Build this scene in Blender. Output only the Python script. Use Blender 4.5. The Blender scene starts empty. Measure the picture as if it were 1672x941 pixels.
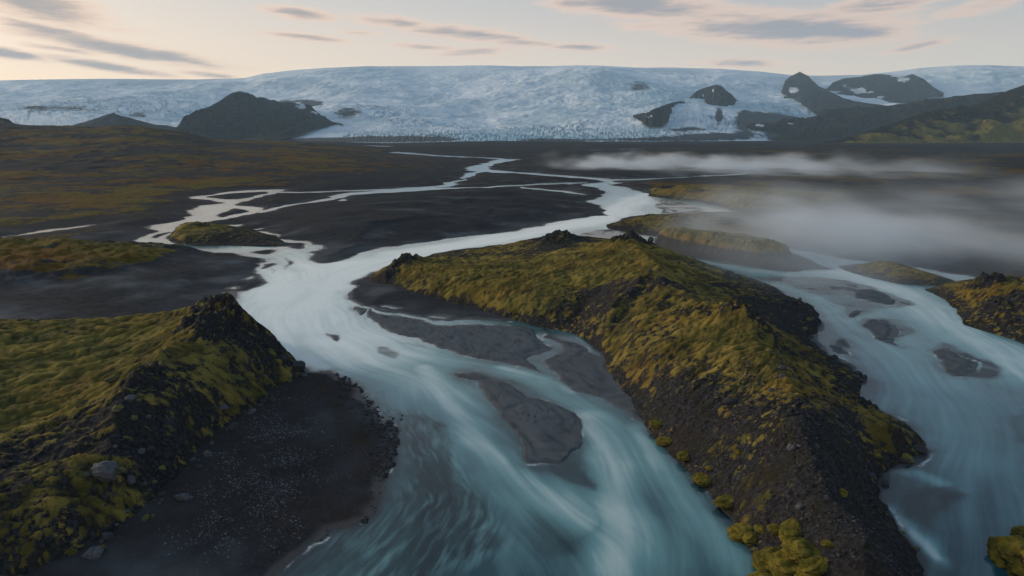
import bpy, math, random
import numpy as np

random.seed(7)
RNG = np.random.default_rng(7)
scene = bpy.context.scene
COL = scene.collection

# ------------------------------------------------------------------ camera geometry
FPX, CX, CY, HOR, HC = 1114.0, 836.0, 470.5, 218.0, 40.0
PITCH = math.atan((CY - HOR) / FPX)
SP, CP = math.sin(PITCH), math.cos(PITCH)

def ray(px, py):
    px = np.asarray(px, float); py = np.asarray(py, float)
    dx = (px - CX) / FPX; du = (CY - py) / FPX
    return dx, CP + du * SP, -SP + du * CP

def G(px, py, h=0.0):
    """world x, y of the point of height h seen along a line of sight of the survey camera"""
    dx, dy, dz = ray(px, py)
    t = (np.asarray(h, float) - HC) / dz
    return dx * t, dy * t

def PY(px, py, Y):
    """world point at ground distance Y along a line of sight"""
    dx, dy, dz = ray(px, py)
    t = Y / dy
    return dx * t, dy * t, HC + dz * t

# ------------------------------------------------------------------ noise
_ang = np.random.default_rng(3).random(256) * 2 * np.pi
_GX, _GY = np.cos(_ang), np.sin(_ang)

def _hash(xi, yi, seed):
    h = (xi.astype(np.int64) * 374761393 + yi.astype(np.int64) * 668265263 + seed * 1442695041) & 0xFFFFFFFF
    h = ((h ^ (h >> 13)) * 1274126177) & 0xFFFFFFFF
    h = h ^ (h >> 16)
    return (h & 255).astype(np.int32)

def perlin(x, y, seed=0):
    xi = np.floor(x); yi = np.floor(y)
    fx = x - xi; fy = y - yi
    u = fx * fx * fx * (fx * (fx * 6 - 15) + 10); v = fy * fy * fy * (fy * (fy * 6 - 15) + 10)
    def g(i, j):
        h = _hash(xi + i, yi + j, seed)
        return _GX[h] * (fx - i) + _GY[h] * (fy - j)
    a = g(0, 0); b = g(1, 0); c = g(0, 1); d = g(1, 1)
    return 1.5 * ((a + (b - a) * u) * (1 - v) + (c + (d - c) * u) * v)

def sat(x): return np.clip(x, 0.0, 1.0)
def sstep(a, b, x):
    t = sat((x - a) / (b - a)); return t * t * (3 - 2 * t)

def fbm(x, y, lam, octv=4, gain=0.5, seed=0, r=None, kind='n', px=0.0030):
    """fractal noise; octaves finer than the mesh can carry at distance r fade out"""
    out = np.zeros_like(x); amp = 1.0; tot = 0.0
    for o in range(octv):
        l = lam / (2.03 ** o)
        c, s = math.cos(o * 1.1 + seed), math.sin(o * 1.1 + seed)
        n = perlin((x * c - y * s) / l + 17.3 * o, (x * s + y * c) / l - 9.1 * o, seed + o * 31)
        if kind == 'billow': n = np.abs(n) * 2 - 0.55
        elif kind == 'ridge': n = 1 - 2 * np.abs(n) - 0.3
        if r is not None: n = n * sat(l / (px * r) - 0.8)
        out += amp * n; tot += amp; amp *= gain
    return out / tot

def cells(x, y, lam, seed=0):
    """distance to the nearest and second nearest jittered cell point, and the cell's random value"""
    x = x / lam; y = y / lam
    xi = np.floor(x); yi = np.floor(y)
    f1 = np.full_like(x, 9.0); f2 = np.full_like(x, 9.0); val = np.zeros_like(x)
    for i in (-1, 0, 1):
        for j in (-1, 0, 1):
            hx = _hash(xi + i, yi + j, seed) / 255.0; hy = _hash(xi + i, yi + j, seed + 77) / 255.0
            d = np.hypot(xi + i + 0.1 + 0.8 * hx - x, yi + j + 0.1 + 0.8 * hy - y)
            nearer = d < f1
            f2 = np.where(nearer, f1, np.minimum(f2, d))
            val = np.where(nearer, _hash(xi + i, yi + j, seed + 5) / 255.0, val)
            f1 = np.where(nearer, d, f1)
    return f1, f2, val

# ------------------------------------------------------------------ outlines
def smooth_closed(pts, n=4):
    P = np.asarray(pts, float); M = len(P); out = []
    for i in range(M):
        p0, p1, p2, p3 = P[i - 1], P[i], P[(i + 1) % M], P[(i + 2) % M]
        for k in range(n):
            t = k / n
            q = 0.5 * (2 * p1 + (p2 - p0) * t + (2 * p0 - 5 * p1 + 4 * p2 - p3) * t * t + (3 * p1 - p0 - 3 * p2 + p3) * t ** 3)
            out.append(0.65 * q + 0.35 * (p1 * (1 - t) + p2 * t))
    return np.array(out)

_PW = {}
def poly_world(pts, n=4):
    key = (tuple(map(tuple, pts)), n)
    if key not in _PW: _PW[key] = _poly_world(pts, n)
    return _PW[key]

def _poly_world(pts, n=4):
    s = smooth_closed(pts, n) if n > 1 else np.asarray(pts, float)
    s[:, 1] = np.maximum(s[:, 1], 222)
    x, y = G(s[:, 0], s[:, 1])
    return np.stack([x, y], 1)

def sdf(x, y, poly, margin=None):
    """signed distance to a closed outline, positive inside; -1e3 far away"""
    out = np.full(x.shape, -1e3)
    mn = poly.min(0); mx = poly.max(0)
    if margin is None: margin = max(34, 12 + 0.06 * abs(mx[1]))
    sel = (x > mn[0] - margin) & (x < mx[0] + margin) & (y > mn[1] - margin) & (y < mx[1] + margin)
    if not sel.any(): return out
    X = x[sel]; Y = y[sel]
    d2 = np.full(X.shape, 1e18); ins = np.zeros(X.shape, bool)
    M = len(poly)
    for i in range(M):
        ax, ay = poly[i]; bx, by = poly[(i + 1) % M]
        ex, ey = bx - ax, by - ay
        L = ex * ex + ey * ey + 1e-12
        t = np.clip(((X - ax) * ex + (Y - ay) * ey) / L, 0, 1)
        d2 = np.minimum(d2, (X - ax - t * ex) ** 2 + (Y - ay - t * ey) ** 2)
        if ay != by:
            c = (ay > Y) != (by > Y)
            ins ^= c & (X < ex * (Y - ay) / (by - ay) + ax)
    d = np.sqrt(d2)
    out[sel] = np.where(ins, d, -d)
    return out

def ribbon(pts):
    """closed outline of a channel given as (px, py, half width in px)"""
    P = np.asarray(pts, float); up = []; dn = []
    for i in range(len(P)):
        a = P[max(i - 1, 0)]; b = P[min(i + 1, len(P) - 1)]
        t = b[:2] - a[:2]; t /= np.hypot(*t) + 1e-9
        n = np.array([-t[1], t[0]]); w = P[i, 2]
        up.append(P[i, :2] + n * w); dn.append(P[i, :2] - n * w)
    return up + dn[::-1]

def ell(cx, cy, rx, ry, rot=0, n=10):
    c, s = math.cos(math.radians(rot)), math.sin(math.radians(rot))
    return [(cx + rx * math.cos(a) * c - ry * math.sin(a) * s, cy + rx * math.cos(a) * s + ry * math.sin(a) * c)
            for a in (2 * math.pi * k / n for k in range(n))]

# water areas
WATER = [
 # main confluence and near channels
 [(1000, 352), (964, 353), (900, 364), (845, 376), (799, 383), (739, 390), (675, 399), (620, 407), (577, 417), (555, 427), (524, 431),
  (505, 424), (512, 412), (524, 403), (505, 398), (487, 395), (474, 392), (470, 402), (440, 403), (420, 401), (372, 401), (330, 398), (303, 399), (277, 404),
  (357, 411), (391, 412), (410, 419), (430, 425), (410, 438), (414, 445), (437, 460), (420, 473), (404, 475), (376, 477), (385, 486), (380, 510),
  (420, 545), (470, 590), (506, 606), (526, 609), (568, 626), (613, 653), (637, 691), (651, 726), (641, 760), (630, 787), (603, 846), (540, 872),
  (507, 894), (453, 945), (420, 1040), (560, 1300), (1000, 1300), (1330, 1040), (1262, 945), (1235, 900), (1190, 840), (1150, 790), (1100, 740), (1066, 702), (1053, 690),
  (1044, 687), (1003, 663), (965, 644), (931, 633), (912, 619), (900, 592), (916, 574), (912, 556), (883, 549), (893, 569), (869, 588),
  (881, 613), (857, 601), (784, 588), (736, 571), (690, 557), (675, 551), (623, 534), (596, 508), (579, 494), (570, 484), (584, 465), (605, 451),
  (640, 430), (672, 423), (703, 419), (737, 408), (799, 402), (842, 397), (900, 388), (960, 388), (1020, 400), (1075, 408), (1064, 392), (1061, 384), (1047, 381),
  (1014, 375), (992, 370), (1014, 362), (1035, 354)],
 # reach above the island
 [(995, 352), (975, 338), (966, 328), (985, 320), (999, 317), (985, 309), (965, 305), (945, 302), (985, 298), (1002, 302), (1033, 310), (1059, 318), (1095, 323),
  (1134, 327), (1167, 335), (1187, 345), (1155, 347), (1119, 347), (1071, 350), (1035, 354), (1010, 360)],
 ribbon([(1005, 299, 3), (976, 292.5, 2.2), (940, 289.6, 2.2), (900, 286.8, 2.0), (835, 282.5, 1.8), (799, 279, 2.0), (775, 277, 3.0)]),
 ribbon([(1000, 294, 1.5), (1033, 294.8, 1.5), (1071, 292, 1.0), (1143, 289, .8), (1203, 284.5, .8)]),
 [(758, 275), (785, 269), (800, 264), (818, 259.6), (856, 260.6), (835, 263), (812, 267), (800, 272), (802, 279), (777, 281)],
 ribbon([(641, 249, .9), (667, 250.6, 1.2), (703, 253.5, .9), (739, 256, .8), (787, 258, .9), (822, 260, 1.2)]),
 ribbon([(598, 238, .4), (640, 239.6, .6), (660, 240, .4)]), ribbon([(676, 243.4, .5), (700, 243.8, .5)]), ribbon([(628, 245, .5), (648, 246, .7)]),
 ribbon([(940, 238, .5), (952, 238.6, .5)]), ribbon([(955, 246, .5), (978, 245.6, .6)]), ribbon([(985, 245.5, .4), (1000, 245.4, .4)]), ribbon([(1012, 244.2, .4), (1044, 243.6, .5)]),
 [(480, 230.2), (560, 230.4), (700, 231.2), (765, 232.6), (700, 235), (600, 235.2), (520, 233.4)],
 ribbon([(783, 281, 2.2), (760, 287.5, 3.5), (752, 291, 2.6), (757, 294, 2.2), (727, 303, 1.8), (679, 307.4, 1.5), (596, 311, 1.2), (500, 314, .9), (445, 314.5, .9)]),
 ribbon([(950, 299, 1.2), (900, 300.5, 1.2), (859, 303, 1.2), (787, 305.8, 1.2), (715, 308.8, 1.8), (643, 312.3, 2.2), (600, 315, 2.0), (572, 317.5, 2.2), (536, 324.5, 1.6), (500, 331, 1.4), (468, 337, 1.4), (433, 346, 1.8)]),
 ribbon([(857, 306.5, .8), (885, 309.5, 1.4), (925, 313.5, 1.2), (960, 319, .8)]),
 [(545, 327), (560, 325), (563, 327.5), (548, 329)],
 # warm pond on the left
 [(476, 310), (449, 309), (410, 310.6), (363, 314.5), (322, 320), (309, 325.5), (334, 328), (359, 332.6), (334, 337), (315, 343), (320, 352), (303, 359),
  (282, 364), (250, 369), (255, 376), (229, 387), (212, 393), (214, 398.7), (229, 401.5), (286, 405.5), (320, 409), (330, 403), (300, 400), (277, 391), (287, 376), (303, 366),
  (338, 363.5), (363, 359), (410, 352.4), (433, 346), (427, 339), (391, 335), (386, 331), (410, 324.5), (449, 315.5), (460, 312.5)],
 ribbon([(-40, 396, .8), (20, 386, .8), (60, 378.5, 1.5), (110, 371.5, 1.1), (150, 367, .5)]),
 ribbon([(410, 374.5, .6), (420, 374, 1.6), (428, 372, .6)]), ribbon([(360, 368, .7), (368, 369.5, 1.6), (378, 368, .7)]),
 ribbon([(416, 378.8, 1.0), (435, 380.5, 1.2), (452, 382, 1.3), (463, 386, 2.2), (456, 389.5, 3.0), (470, 393, 2.0), (500, 398.5, 3.5)]),
 ribbon([(293, 507, 1.2), (300, 514, 1.4), (309, 520, 1.0)]), ribbon([(372, 470.5, .8), (380, 469.8, 1.6), (388, 471, .6)]), ribbon([(398, 456, .8), (405, 454.5, 1.5), (411, 453, .6)]),
 # channels among the gravel bars in front of the island
 ribbon([(590, 503, 1.6), (610, 508, 1.8), (637, 512.5, 2.2), (671, 516, 2.4), (692, 521, 2.0), (709, 525.5, 2.4), (735, 526, 2.6), (761, 524.5, 3.0), (809, 525, 5), (845, 531, 4.5), (868, 538, 4.5), (888, 550, 6)]),
 ribbon([(702, 517, .8), (716, 517.5, 1.8), (732, 519.5, .8)]), ribbon([(630, 501, .7), (650, 502.5, 1.6), (662, 504, .6)]),
 [(860, 524), (895, 526), (931, 534), (967, 555), (991, 573), (988, 588), (970, 578), (950, 565), (915, 550), (881, 540)],
 [(985, 582), (1004, 606), (1030, 645), (1064, 692), (1050, 682), (1024, 646), (1000, 610), (978, 588)],
 # right river
 [(1058, 396), (1078, 402), (1133, 421), (1189, 430), (1230, 436), (1280, 443), (1320, 442), (1355, 438), (1300, 425), (1250, 404), (1295, 406), (1341, 414), (1417, 427), (1509, 439), (1600, 456), (1640, 470), (1760, 520), (1900, 560),
  (2100, 700), (2300, 1000), (2000, 1300), (1620, 1100), (1530, 990), (1510, 941), (1474, 876), (1437, 819), (1441, 783), (1458, 759), (1494, 751), (1510, 734), (1474, 690),
  (1425, 669), (1401, 641), (1409, 621), (1361, 588), (1346, 577), (1323, 557), (1332, 540), (1338, 515), (1325, 500), (1299, 486), (1269, 468), (1205, 450), (1150, 432), (1100, 418), (1060, 408)],
]
# gravel bars that stand clear of the water
BARS = [
 [(754, 607), (788, 610), (836, 630), (874, 647), (915, 663), (936, 678), (943, 697), (940, 722), (932, 740), (920, 756), (900, 763), (875, 757), (857, 744), (839, 705), (818, 668), (791, 637), (767, 619)],
 [(342, 321), (372, 316), (410, 314.5), (443, 313.4), (410, 321), (378, 326.5), (353, 326)],
 [(361, 349), (376, 341), (391, 343), (410, 346), (395, 350), (372, 354), (359, 355)],
 ell(437, 412.5, 18, 4.2, 4), ell(480, 401, 17, 5, 8), ell(429, 435, 10, 3.6, -22), ell(322, 396.5, 14, 3.6, 6),
 [(500, 414), (514, 409.6), (530, 417), (545, 421), (562, 421.5), (553, 427), (524, 429), (505, 423)],
 [(240, 388), (262, 381), (280, 379), (270, 385), (250, 391)],
 [(1388, 473), (1418, 473), (1437, 484), (1447, 498), (1422, 492), (1398, 484)], ell(1402, 514, 13, 5, -8),
 [(1410, 529), (1450, 523.5), (1470, 534), (1476, 541), (1464, 553), (1460, 563), (1436, 551)],
 ell(1364, 575, 19, 6, 24), ell(1371, 562, 14, 5, 28),
 [(1527, 570), (1552, 569), (1574, 580), (1600, 598), (1575, 612), (1555, 611), (1537, 593)],
 [(590, 516), (575, 507), (582, 503), (592, 509)],
]
SILT = [
 [(596, 506), (660, 514), (700, 526), (760, 524), (830, 528), (868, 538), (893, 569), (869, 588), (881, 613), (857, 601), (784, 588), (736, 571), (675, 551), (623, 534)],
 [(754, 607), (836, 630), (915, 663), (943, 697), (932, 740), (900, 763), (857, 744), (818, 668), (767, 619)],
 [(917, 553), (950, 568), (979, 589), (998, 608), (1022, 644), (1053, 685), (1003, 663), (965, 644), (929, 632), (903, 592)],
 [(1388, 470), (1440, 480), (1450, 500), (1398, 488)], [(1405, 527), (1450, 520), (1480, 540), (1462, 566), (1434, 552)], [(1340, 565), (1370, 552), (1392, 580), (1375, 592)],
 [(1522, 567), (1580, 566), (1630, 590), (1660, 610), (1630, 622), (1556, 614), (1534, 594)],
]
MARBLE = [([(925, 590), (950, 572), (975, 590), (992, 612), (1012, 642), (985, 640), (945, 625), (925, 610)], .26), ([(1572, 572), (1620, 590), (1652, 609), (1620, 618), (1590, 606), (1575, 590)], .27),
 ([(1455, 528), (1478, 538), (1466, 552), (1448, 545)], .22), ([(880, 655), (925, 680), (932, 715), (915, 735), (905, 700)], .17), ([(740, 535), (800, 535), (840, 560), (800, 575), (740, 555)], .14), ([(640, 515), (690, 530), (730, 550), (690, 548)], .15)]
# drowned bars: outline, water depth over them, roughness, edge width
SHOALS = [
 ([(600, 660), (645, 668), (690, 668), (735, 690), (752, 730), (770, 770), (800, 800), (828, 840), (836, 885), (800, 925), (720, 950), (600, 1100), (380, 1050), (520, 880), (610, 850), (650, 760)], .16, .10, 2.0),
 ([(755, 760), (830, 810), (900, 835), (985, 875), (960, 915), (880, 930), (845, 900), (835, 850), (800, 800)], .34, .06, 2.5),
 ([(900, 740), (945, 690), (962, 745), (985, 800), (960, 806), (915, 790), (860, 765)], .10, .07, 1.5),
 (ell(545, 550, 23, 12, 6), .005, .11, 2.0), (ell(632, 576, 30, 13, 12), .0, .11, 2.0),
 (ell(470, 431, 16, 11, 20), .02, .16, 2.5), (ell(448, 442, 12, 5, 6), .03, .16, 2.0),
 ([(1064, 329), (1090, 327), (1150, 341), (1150, 346), (1100, 348), (1070, 349), (1078, 340)], .0, .12, 3.0),
 ([(1000, 372), (1050, 382), (1055, 390), (1000, 392), (960, 388), (950, 380)], .02, .14, 3.0),
 ([(800, 283), (900, 289), (945, 296), (900, 300), (790, 304), (770, 296)], .03, .14, 6.0),
 ([(1350, 452), (1400, 462), (1470, 485), (1500, 500), (1470, 505), (1400, 520), (1350, 500), (1290, 470), (1220, 452)], .06, .15, 3.0),
 ([(1370, 468), (1420, 468), (1450, 482), (1480, 495), (1450, 502), (1400, 490)], .03, .12, 2.0),
 ([(1400, 525), (1450, 520), (1480, 530), (1510, 540), (1470, 556), (1462, 568), (1430, 552)], .01, .10, 1.5),
 ([(1522, 565), (1535, 552), (1580, 566), (1625, 588), (1660, 610), (1635, 622), (1580, 617), (1550, 613), (1532, 592)], .0, .13, 2.0),
 ([(1340, 570), (1362, 552), (1385, 566), (1395, 590), (1375, 590)], .05, .10, 1.5),
 ([(1450, 813), (1490, 786), (1557, 784), (1595, 809), (1556, 835), (1534, 880), (1484, 850)], .10, .10, 1.6),
 ([(1610, 690), (1640, 668), (1700, 660), (1760, 720), (1680, 730), (1640, 720)], .22, .08, 2.5),
 ([(560, 500), (575, 500), (600, 530), (640, 550), (700, 565), (690, 572), (620, 548)], .08, .10, 1.5),
 ([(300, 505), (330, 480), (380, 470), (420, 470), (400, 490), (360, 500), (320, 520)], -.02, .10, 4.0),
 ([(500, 470), (560, 474), (590, 466), (590, 478), (545, 484)], .35, .10, 2.5),
 ([(520, 600), (570, 622), (620, 650), (640, 690), (625, 690), (590, 650), (530, 622)], -.05, .12, 2.0),
]
# milky jets, the mid-river one partly painted sky reflection: line of flow (px, py), radius in metres, strength
JETS = [
 ([(1060, 318), (1010, 340), (985, 358), (900, 374), (780, 396), (660, 416), (560, 448), (500, 510)], 12, .7),
 ([(560, 440), (480, 480), (500, 530), (560, 570)], 28, .85), ([(700, 412), (600, 440), (520, 470)], 12, .8),  # silky foam plus painted sky reflection, whitening the mid river
 ([(560, 560), (640, 610), (700, 640), (740, 650)], 7, .5),
 ([(690, 600), (735, 660), (775, 715), (830, 765), (900, 815), (960, 850)], 3.2, .58),
 ([(880, 620), (960, 680), (1020, 740)], 4, .34), ([(950, 680), (1010, 760), (1010, 850), (1000, 930)], 3.6, .60),
 ([(1040, 700), (1090, 780), (1150, 850), (1210, 930)], 2.0, .34),
 ([(1078, 404), (1133, 424), (1200, 438), (1280, 448)], 4, .25),
 ([(1380, 445), (1480, 480), (1570, 540), (1680, 610)], 8, .5), ([(1300, 470), (1380, 500), (1470, 560), (1540, 640), (1560, 740)], 8, .22),
 ([(1440, 770), (1500, 772), (1560, 800)], 1.2, .4), ([(1450, 830), (1490, 870), (1530, 910)], 1.0, .6),
 ([(820, 600), (880, 618), (930, 640)], 2, .5),
]
FLOWS = [
 [(1060, 300), (1010, 330), (990, 355), (900, 372), (780, 395), (660, 415), (560, 450), (510, 520), (570, 580), (680, 620), (760, 690), (830, 755), (920, 820), (1000, 890), (1060, 1000), (1100, 1200)],
 [(240, 392), (330, 406), (430, 412), (480, 432), (540, 475), (570, 530), (640, 575), (760, 598), (870, 630), (960, 680), (1020, 760), (1040, 860), (1080, 1000), (1120, 1200)],
 [(1060, 390), (1130, 420), (1280, 448), (1380, 500), (1480, 570), (1560, 660), (1580, 760), (1560, 860), (1560, 1000), (1580, 1200)],
 [(1300, 412), (1400, 440), (1500, 488), (1600, 556), (1700, 640), (1780, 800), (1800, 1100)],
 [(610, 640), (670, 740), (700, 820), (640, 900), (560, 1000), (480, 1200)],
]

# ------------------------------------------------------------------ mesh helpers
def grid_faces(nr, nc, keep=None):
    i = np.arange(nr - 1)[:, None] * nc + np.arange(nc - 1)[None, :]
    f = np.stack([i, i + 1, i + nc + 1, i + nc], -1).reshape(-1, 4)
    if keep is not None:
        f = f[keep.ravel()[f].any(1)]
    return f

def make_mesh(name, verts, faces, mat, attrs=None, smooth=True):
    used = np.unique(faces); remap = np.full(len(verts), -1, np.int64); remap[used] = np.arange(len(used))
    V = verts[used]; F = remap[faces]
    me = bpy.data.meshes.new(name)
    me.vertices.add(len(V)); me.vertices.foreach_set('co', V.astype(np.float32).ravel())
    n = F.shape[1]
    me.loops.add(F.size); me.loops.foreach_set('vertex_index', F.astype(np.int32).ravel())
    me.polygons.add(len(F)); me.polygons.foreach_set('loop_start', np.arange(0, F.size, n, dtype=np.int32))
    me.polygons.foreach_set('loop_total', np.full(len(F), n, np.int32))
    me.update(calc_edges=True)
    if smooth: me.polygons.foreach_set('use_smooth', np.ones(len(F), bool))
    for k, a in (attrs or {}).items():
        at = me.attributes.new(k, 'FLOAT', 'POINT'); at.data.foreach_set('value', np.asarray(a).ravel()[used].astype(np.float32))
    me.validate(); me.update()
    if mat: me.materials.append(mat)
    o = bpy.data.objects.new(name, me); COL.objects.link(o)
    return o

def tag(o, label, cat, kind=None, group=None):
    o['label'] = label; o['category'] = cat
    if kind: o['kind'] = kind
    if group: o['group'] = group
    return o

# ------------------------------------------------------------------ material helpers
class NT:
    def __init__(s, name):
        s.m = bpy.data.materials.new(name); s.m.use_nodes = True
        s.t = s.m.node_tree; s.t.nodes.clear()
        s.out = s.t.nodes.new('ShaderNodeOutputMaterial')
    def n(s, typ, **kw):
        nd = s.t.nodes.new(typ)
        for k, v in kw.items(): setattr(nd, k, v)
        return nd
    def l(s, a, b): s.t.links.new(a, b)
    def put(s, sock, v):
        if hasattr(v, 'is_output') or isinstance(v, bpy.types.NodeSocket): s.l(v, sock)
        else: sock.default_value = v
    def attr(s, name): return s.n('ShaderNodeAttribute', attribute_name=name).outputs['Fac']
    def math(s, op, a, b=None, c=None, clamp=False):
        nd = s.n('ShaderNodeMath', operation=op, use_clamp=clamp)
        s.put(nd.inputs[0], a)
        if b is not None: s.put(nd.inputs[1], b)
        if c is not None: s.put(nd.inputs[2], c)
        return nd.outputs[0]
    def rng(s, v, a, b, c=0.0, d=1.0, smooth=True):
        nd = s.n('ShaderNodeMapRange', interpolation_type='SMOOTHSTEP' if smooth else 'LINEAR')
        s.put(nd.inputs[0], v)
        for i, x in enumerate((a, b, c, d)): s.put(nd.inputs[1 + i], x)
        return nd.outputs[0]
    def mix(s, f, a, b, mode='MIX'):
        nd = s.n('ShaderNodeMix', data_type='RGBA', blend_type=mode)
        s.put(nd.inputs[0], f); s.put(nd.inputs[6], rgb(a)); s.put(nd.inputs[7], rgb(b))
        return nd.outputs[2]
    def pos(s, scale=(1, 1, 1), rot=(0, 0, 0)):
        g = s.n('ShaderNodeNewGeometry'); m = s.n('ShaderNodeMapping')
        s.l(g.outputs['Position'], m.inputs[0]); m.inputs['Scale'].default_value = scale; m.inputs['Rotation'].default_value = rot
        return m.outputs[0]
    def noise(s, scale, detail=4, rough=.55, vec=None, dist=0.0):
        nd = s.n('ShaderNodeTexNoise'); nd.inputs['Scale'].default_value = scale
        nd.inputs['Detail'].default_value = detail; nd.inputs['Roughness'].default_value = rough; nd.inputs['Distortion'].default_value = dist
        s.l(vec if vec is not None else s.pos(), nd.inputs['Vector'])
        return nd.outputs['Fac']
    def voro(s, scale, vec=None, feature='F1', rnd=1.0):
        nd = s.n('ShaderNodeTexVoronoi', feature=feature); nd.inputs['Scale'].default_value = scale; nd.inputs['Randomness'].default_value = rnd
        s.l(vec if vec is not None else s.pos(), nd.inputs['Vector'])
        return nd
    def bump(s, h, strength, dist, normal=None):
        nd = s.n('ShaderNodeBump'); s.put(nd.inputs['Height'], h); nd.inputs['Strength'].default_value = strength; nd.inputs['Distance'].default_value = dist
        if normal is not None: s.l(normal, nd.inputs['Normal'])
        return nd.outputs[0]
    def bsdf(s, color, rough=.9, normal=None, spec=.3, ior=None):
        b = s.n('ShaderNodeBsdfPrincipled'); s.put(b.inputs['Base Color'], rgb(color)); s.put(b.inputs['Roughness'], rough)
        s.put(b.inputs['Specular IOR Level'], spec)
        if ior: b.inputs['IOR'].default_value = ior
        if normal is not None: s.l(normal, b.inputs['Normal'])
        return b.outputs[0]
    def done(s, sh): s.l(sh, s.out.inputs['Surface']); return s.m

def rgb(c):
    return (c[0], c[1], c[2], 1.0) if isinstance(c, (tuple, list)) else c

def moss_rock_material(name, green=(.078, .066, .017), light=(.36, .265, .062), rust=(.26, .150, .030), dark=(.012, .012, .014), grey=(.055, .056, .062), k=1.0):
    m = NT(name)
    moss = m.attr('moss'); rusty = m.attr('rust'); tone = m.attr('tone')
    n1 = m.noise(.35 / k, 5, .6); n2 = m.noise(2.2 / k, 5, .65); n3 = m.noise(9 / k, 4, .7)
    mc = m.mix(m.rng(tone, 0, 1), green, light)
    mc = m.mix(m.rng(m.noise(.09 / k, 5, .62), .42, .66, 0, .55), mc, (.120, .128, .040))
    mc = m.mix(m.rng(m.noise(.7 / k, 5, .68), .52, .74, 0, .55), mc, (.105, .072, .030))
    mc = m.mix(m.math('MULTIPLY', rusty, m.rng(n2, .3, .7, .35, 1.)), mc, rust)
    mc = m.mix(m.rng(n3, .35, .7, .55, 0.), mc, (.05, .045, .012))
    rc = m.mix(m.rng(n2, .35, .75), dark, grey)
    rc = m.mix(m.rng(m.noise(.16 / k, 4, .6), .5, .7, 0, .6), rc, (.034, .027, .022))
    rc = m.mix(m.rng(m.noise(.3 / k, 5, .65), .56, .74, 0, .55), rc, (.062, .066, .074))
    rc = m.mix(m.rng(n3, .60, .78, 0, .6), rc, (.11, .11, .115))
    edge = m.math('ADD', moss, m.math('MULTIPLY', m.math('SUBTRACT', n3, .5), 1.5))
    edge = m.math('ADD', edge, m.math('MULTIPLY', m.math('SUBTRACT', n2, .5), .9))
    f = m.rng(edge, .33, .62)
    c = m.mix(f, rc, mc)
    c = m.mix(m.rng(n1, .42, .72, 0., .50), c, (.030, .027, .014))
    h = m.math('ADD', m.math('MULTIPLY', n2, .6), m.math('MULTIPLY', n3, .35))
    nrm = m.bump(h, .9, .45 * k)
    return m.done(m.bsdf(c, .95, nrm, .04))

HAZE = 4.0e-5
MISTS = [(1080, 271, 170, 110, .3, .042), (1200, 274, 190, 120, .2, .034), (1330, 280, 200, 150, .2, .016), (1000, 276, 60, 90, .3, .008),
 (1250, 360, 45, 30, .3, .040), (1330, 388, 75, 55, .5, .062), (1420, 398, 85, 65, .5, .046), (1520, 418, 70, 55, .4, .026), (1560, 430, 100, 34, .35, .030), (1650, 446, 60, 24, .3, .026),
 (1450, 345, 140, 110, .3, .009), (1600, 340, 180, 150, .2, .008), (1600, 525, 30, 14, -.6, .020), (1470, 455, 30, 14, -.3, .012)]
MAT = {}
def sand_material():
    m = NT('black_sand_and_moor')
    wet = m.attr('wet'); moss = m.attr('moss'); rusty = m.attr('rust'); pale = m.attr('pale'); brown = m.attr('brown')
    n1 = m.noise(.02, 6, .6); n2 = m.noise(.5, 6, .6); n3 = m.noise(7, 3, .7)
    sand = m.mix(m.rng(n2, .3, .7), (.014, .0155, .018), (.034, .038, .043))
    sand = m.mix(m.math('MULTIPLY', pale, .75), sand, (.052, .060, .072))
    sand = m.mix(m.rng(pale, .25, 1.0, 0, .8), sand, (.112, .128, .140))
    sand = m.mix(brown, sand, (.034, .025, .021))
    sand = m.mix(m.rng(m.noise(2.6, 5, .7), .45, .75, 0, .6), sand, (.058, .056, .058))
    sand = m.mix(m.rng(n3, .60, .76, 0, .5), sand, (.10, .10, .105))
    mc = m.mix(m.rng(n2, .3, .7), (.034, .031, .008), (.145, .115, .026))
    mc = m.mix(rusty, mc, (.105, .052, .012))
    f = m.math('ADD', moss, m.math('MULTIPLY', m.math('SUBTRACT', n2, .5), .7))
    f = m.math('ADD', f, m.math('MULTIPLY', m.math('SUBTRACT', n3, .5), .5))
    c = m.mix(m.rng(f, .3, .65), sand, mc)
    c = m.mix(m.math('MULTIPLY', wet, .55), c, (.016, .017, .019))
    rough = m.rng(wet, 0, 1, .92, .55)
    rough = m.math('ADD', rough, m.math('MULTIPLY', m.math('SUBTRACT', n2, .5), .25), clamp=True)
    nrm = m.bump(m.math('ADD', n2, m.math('MULTIPLY', n3, .6)), .55, .14)
    return m.done(m.bsdf(c, rough, nrm, m.rng(wet, .15, 1, .015, .42)))

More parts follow.
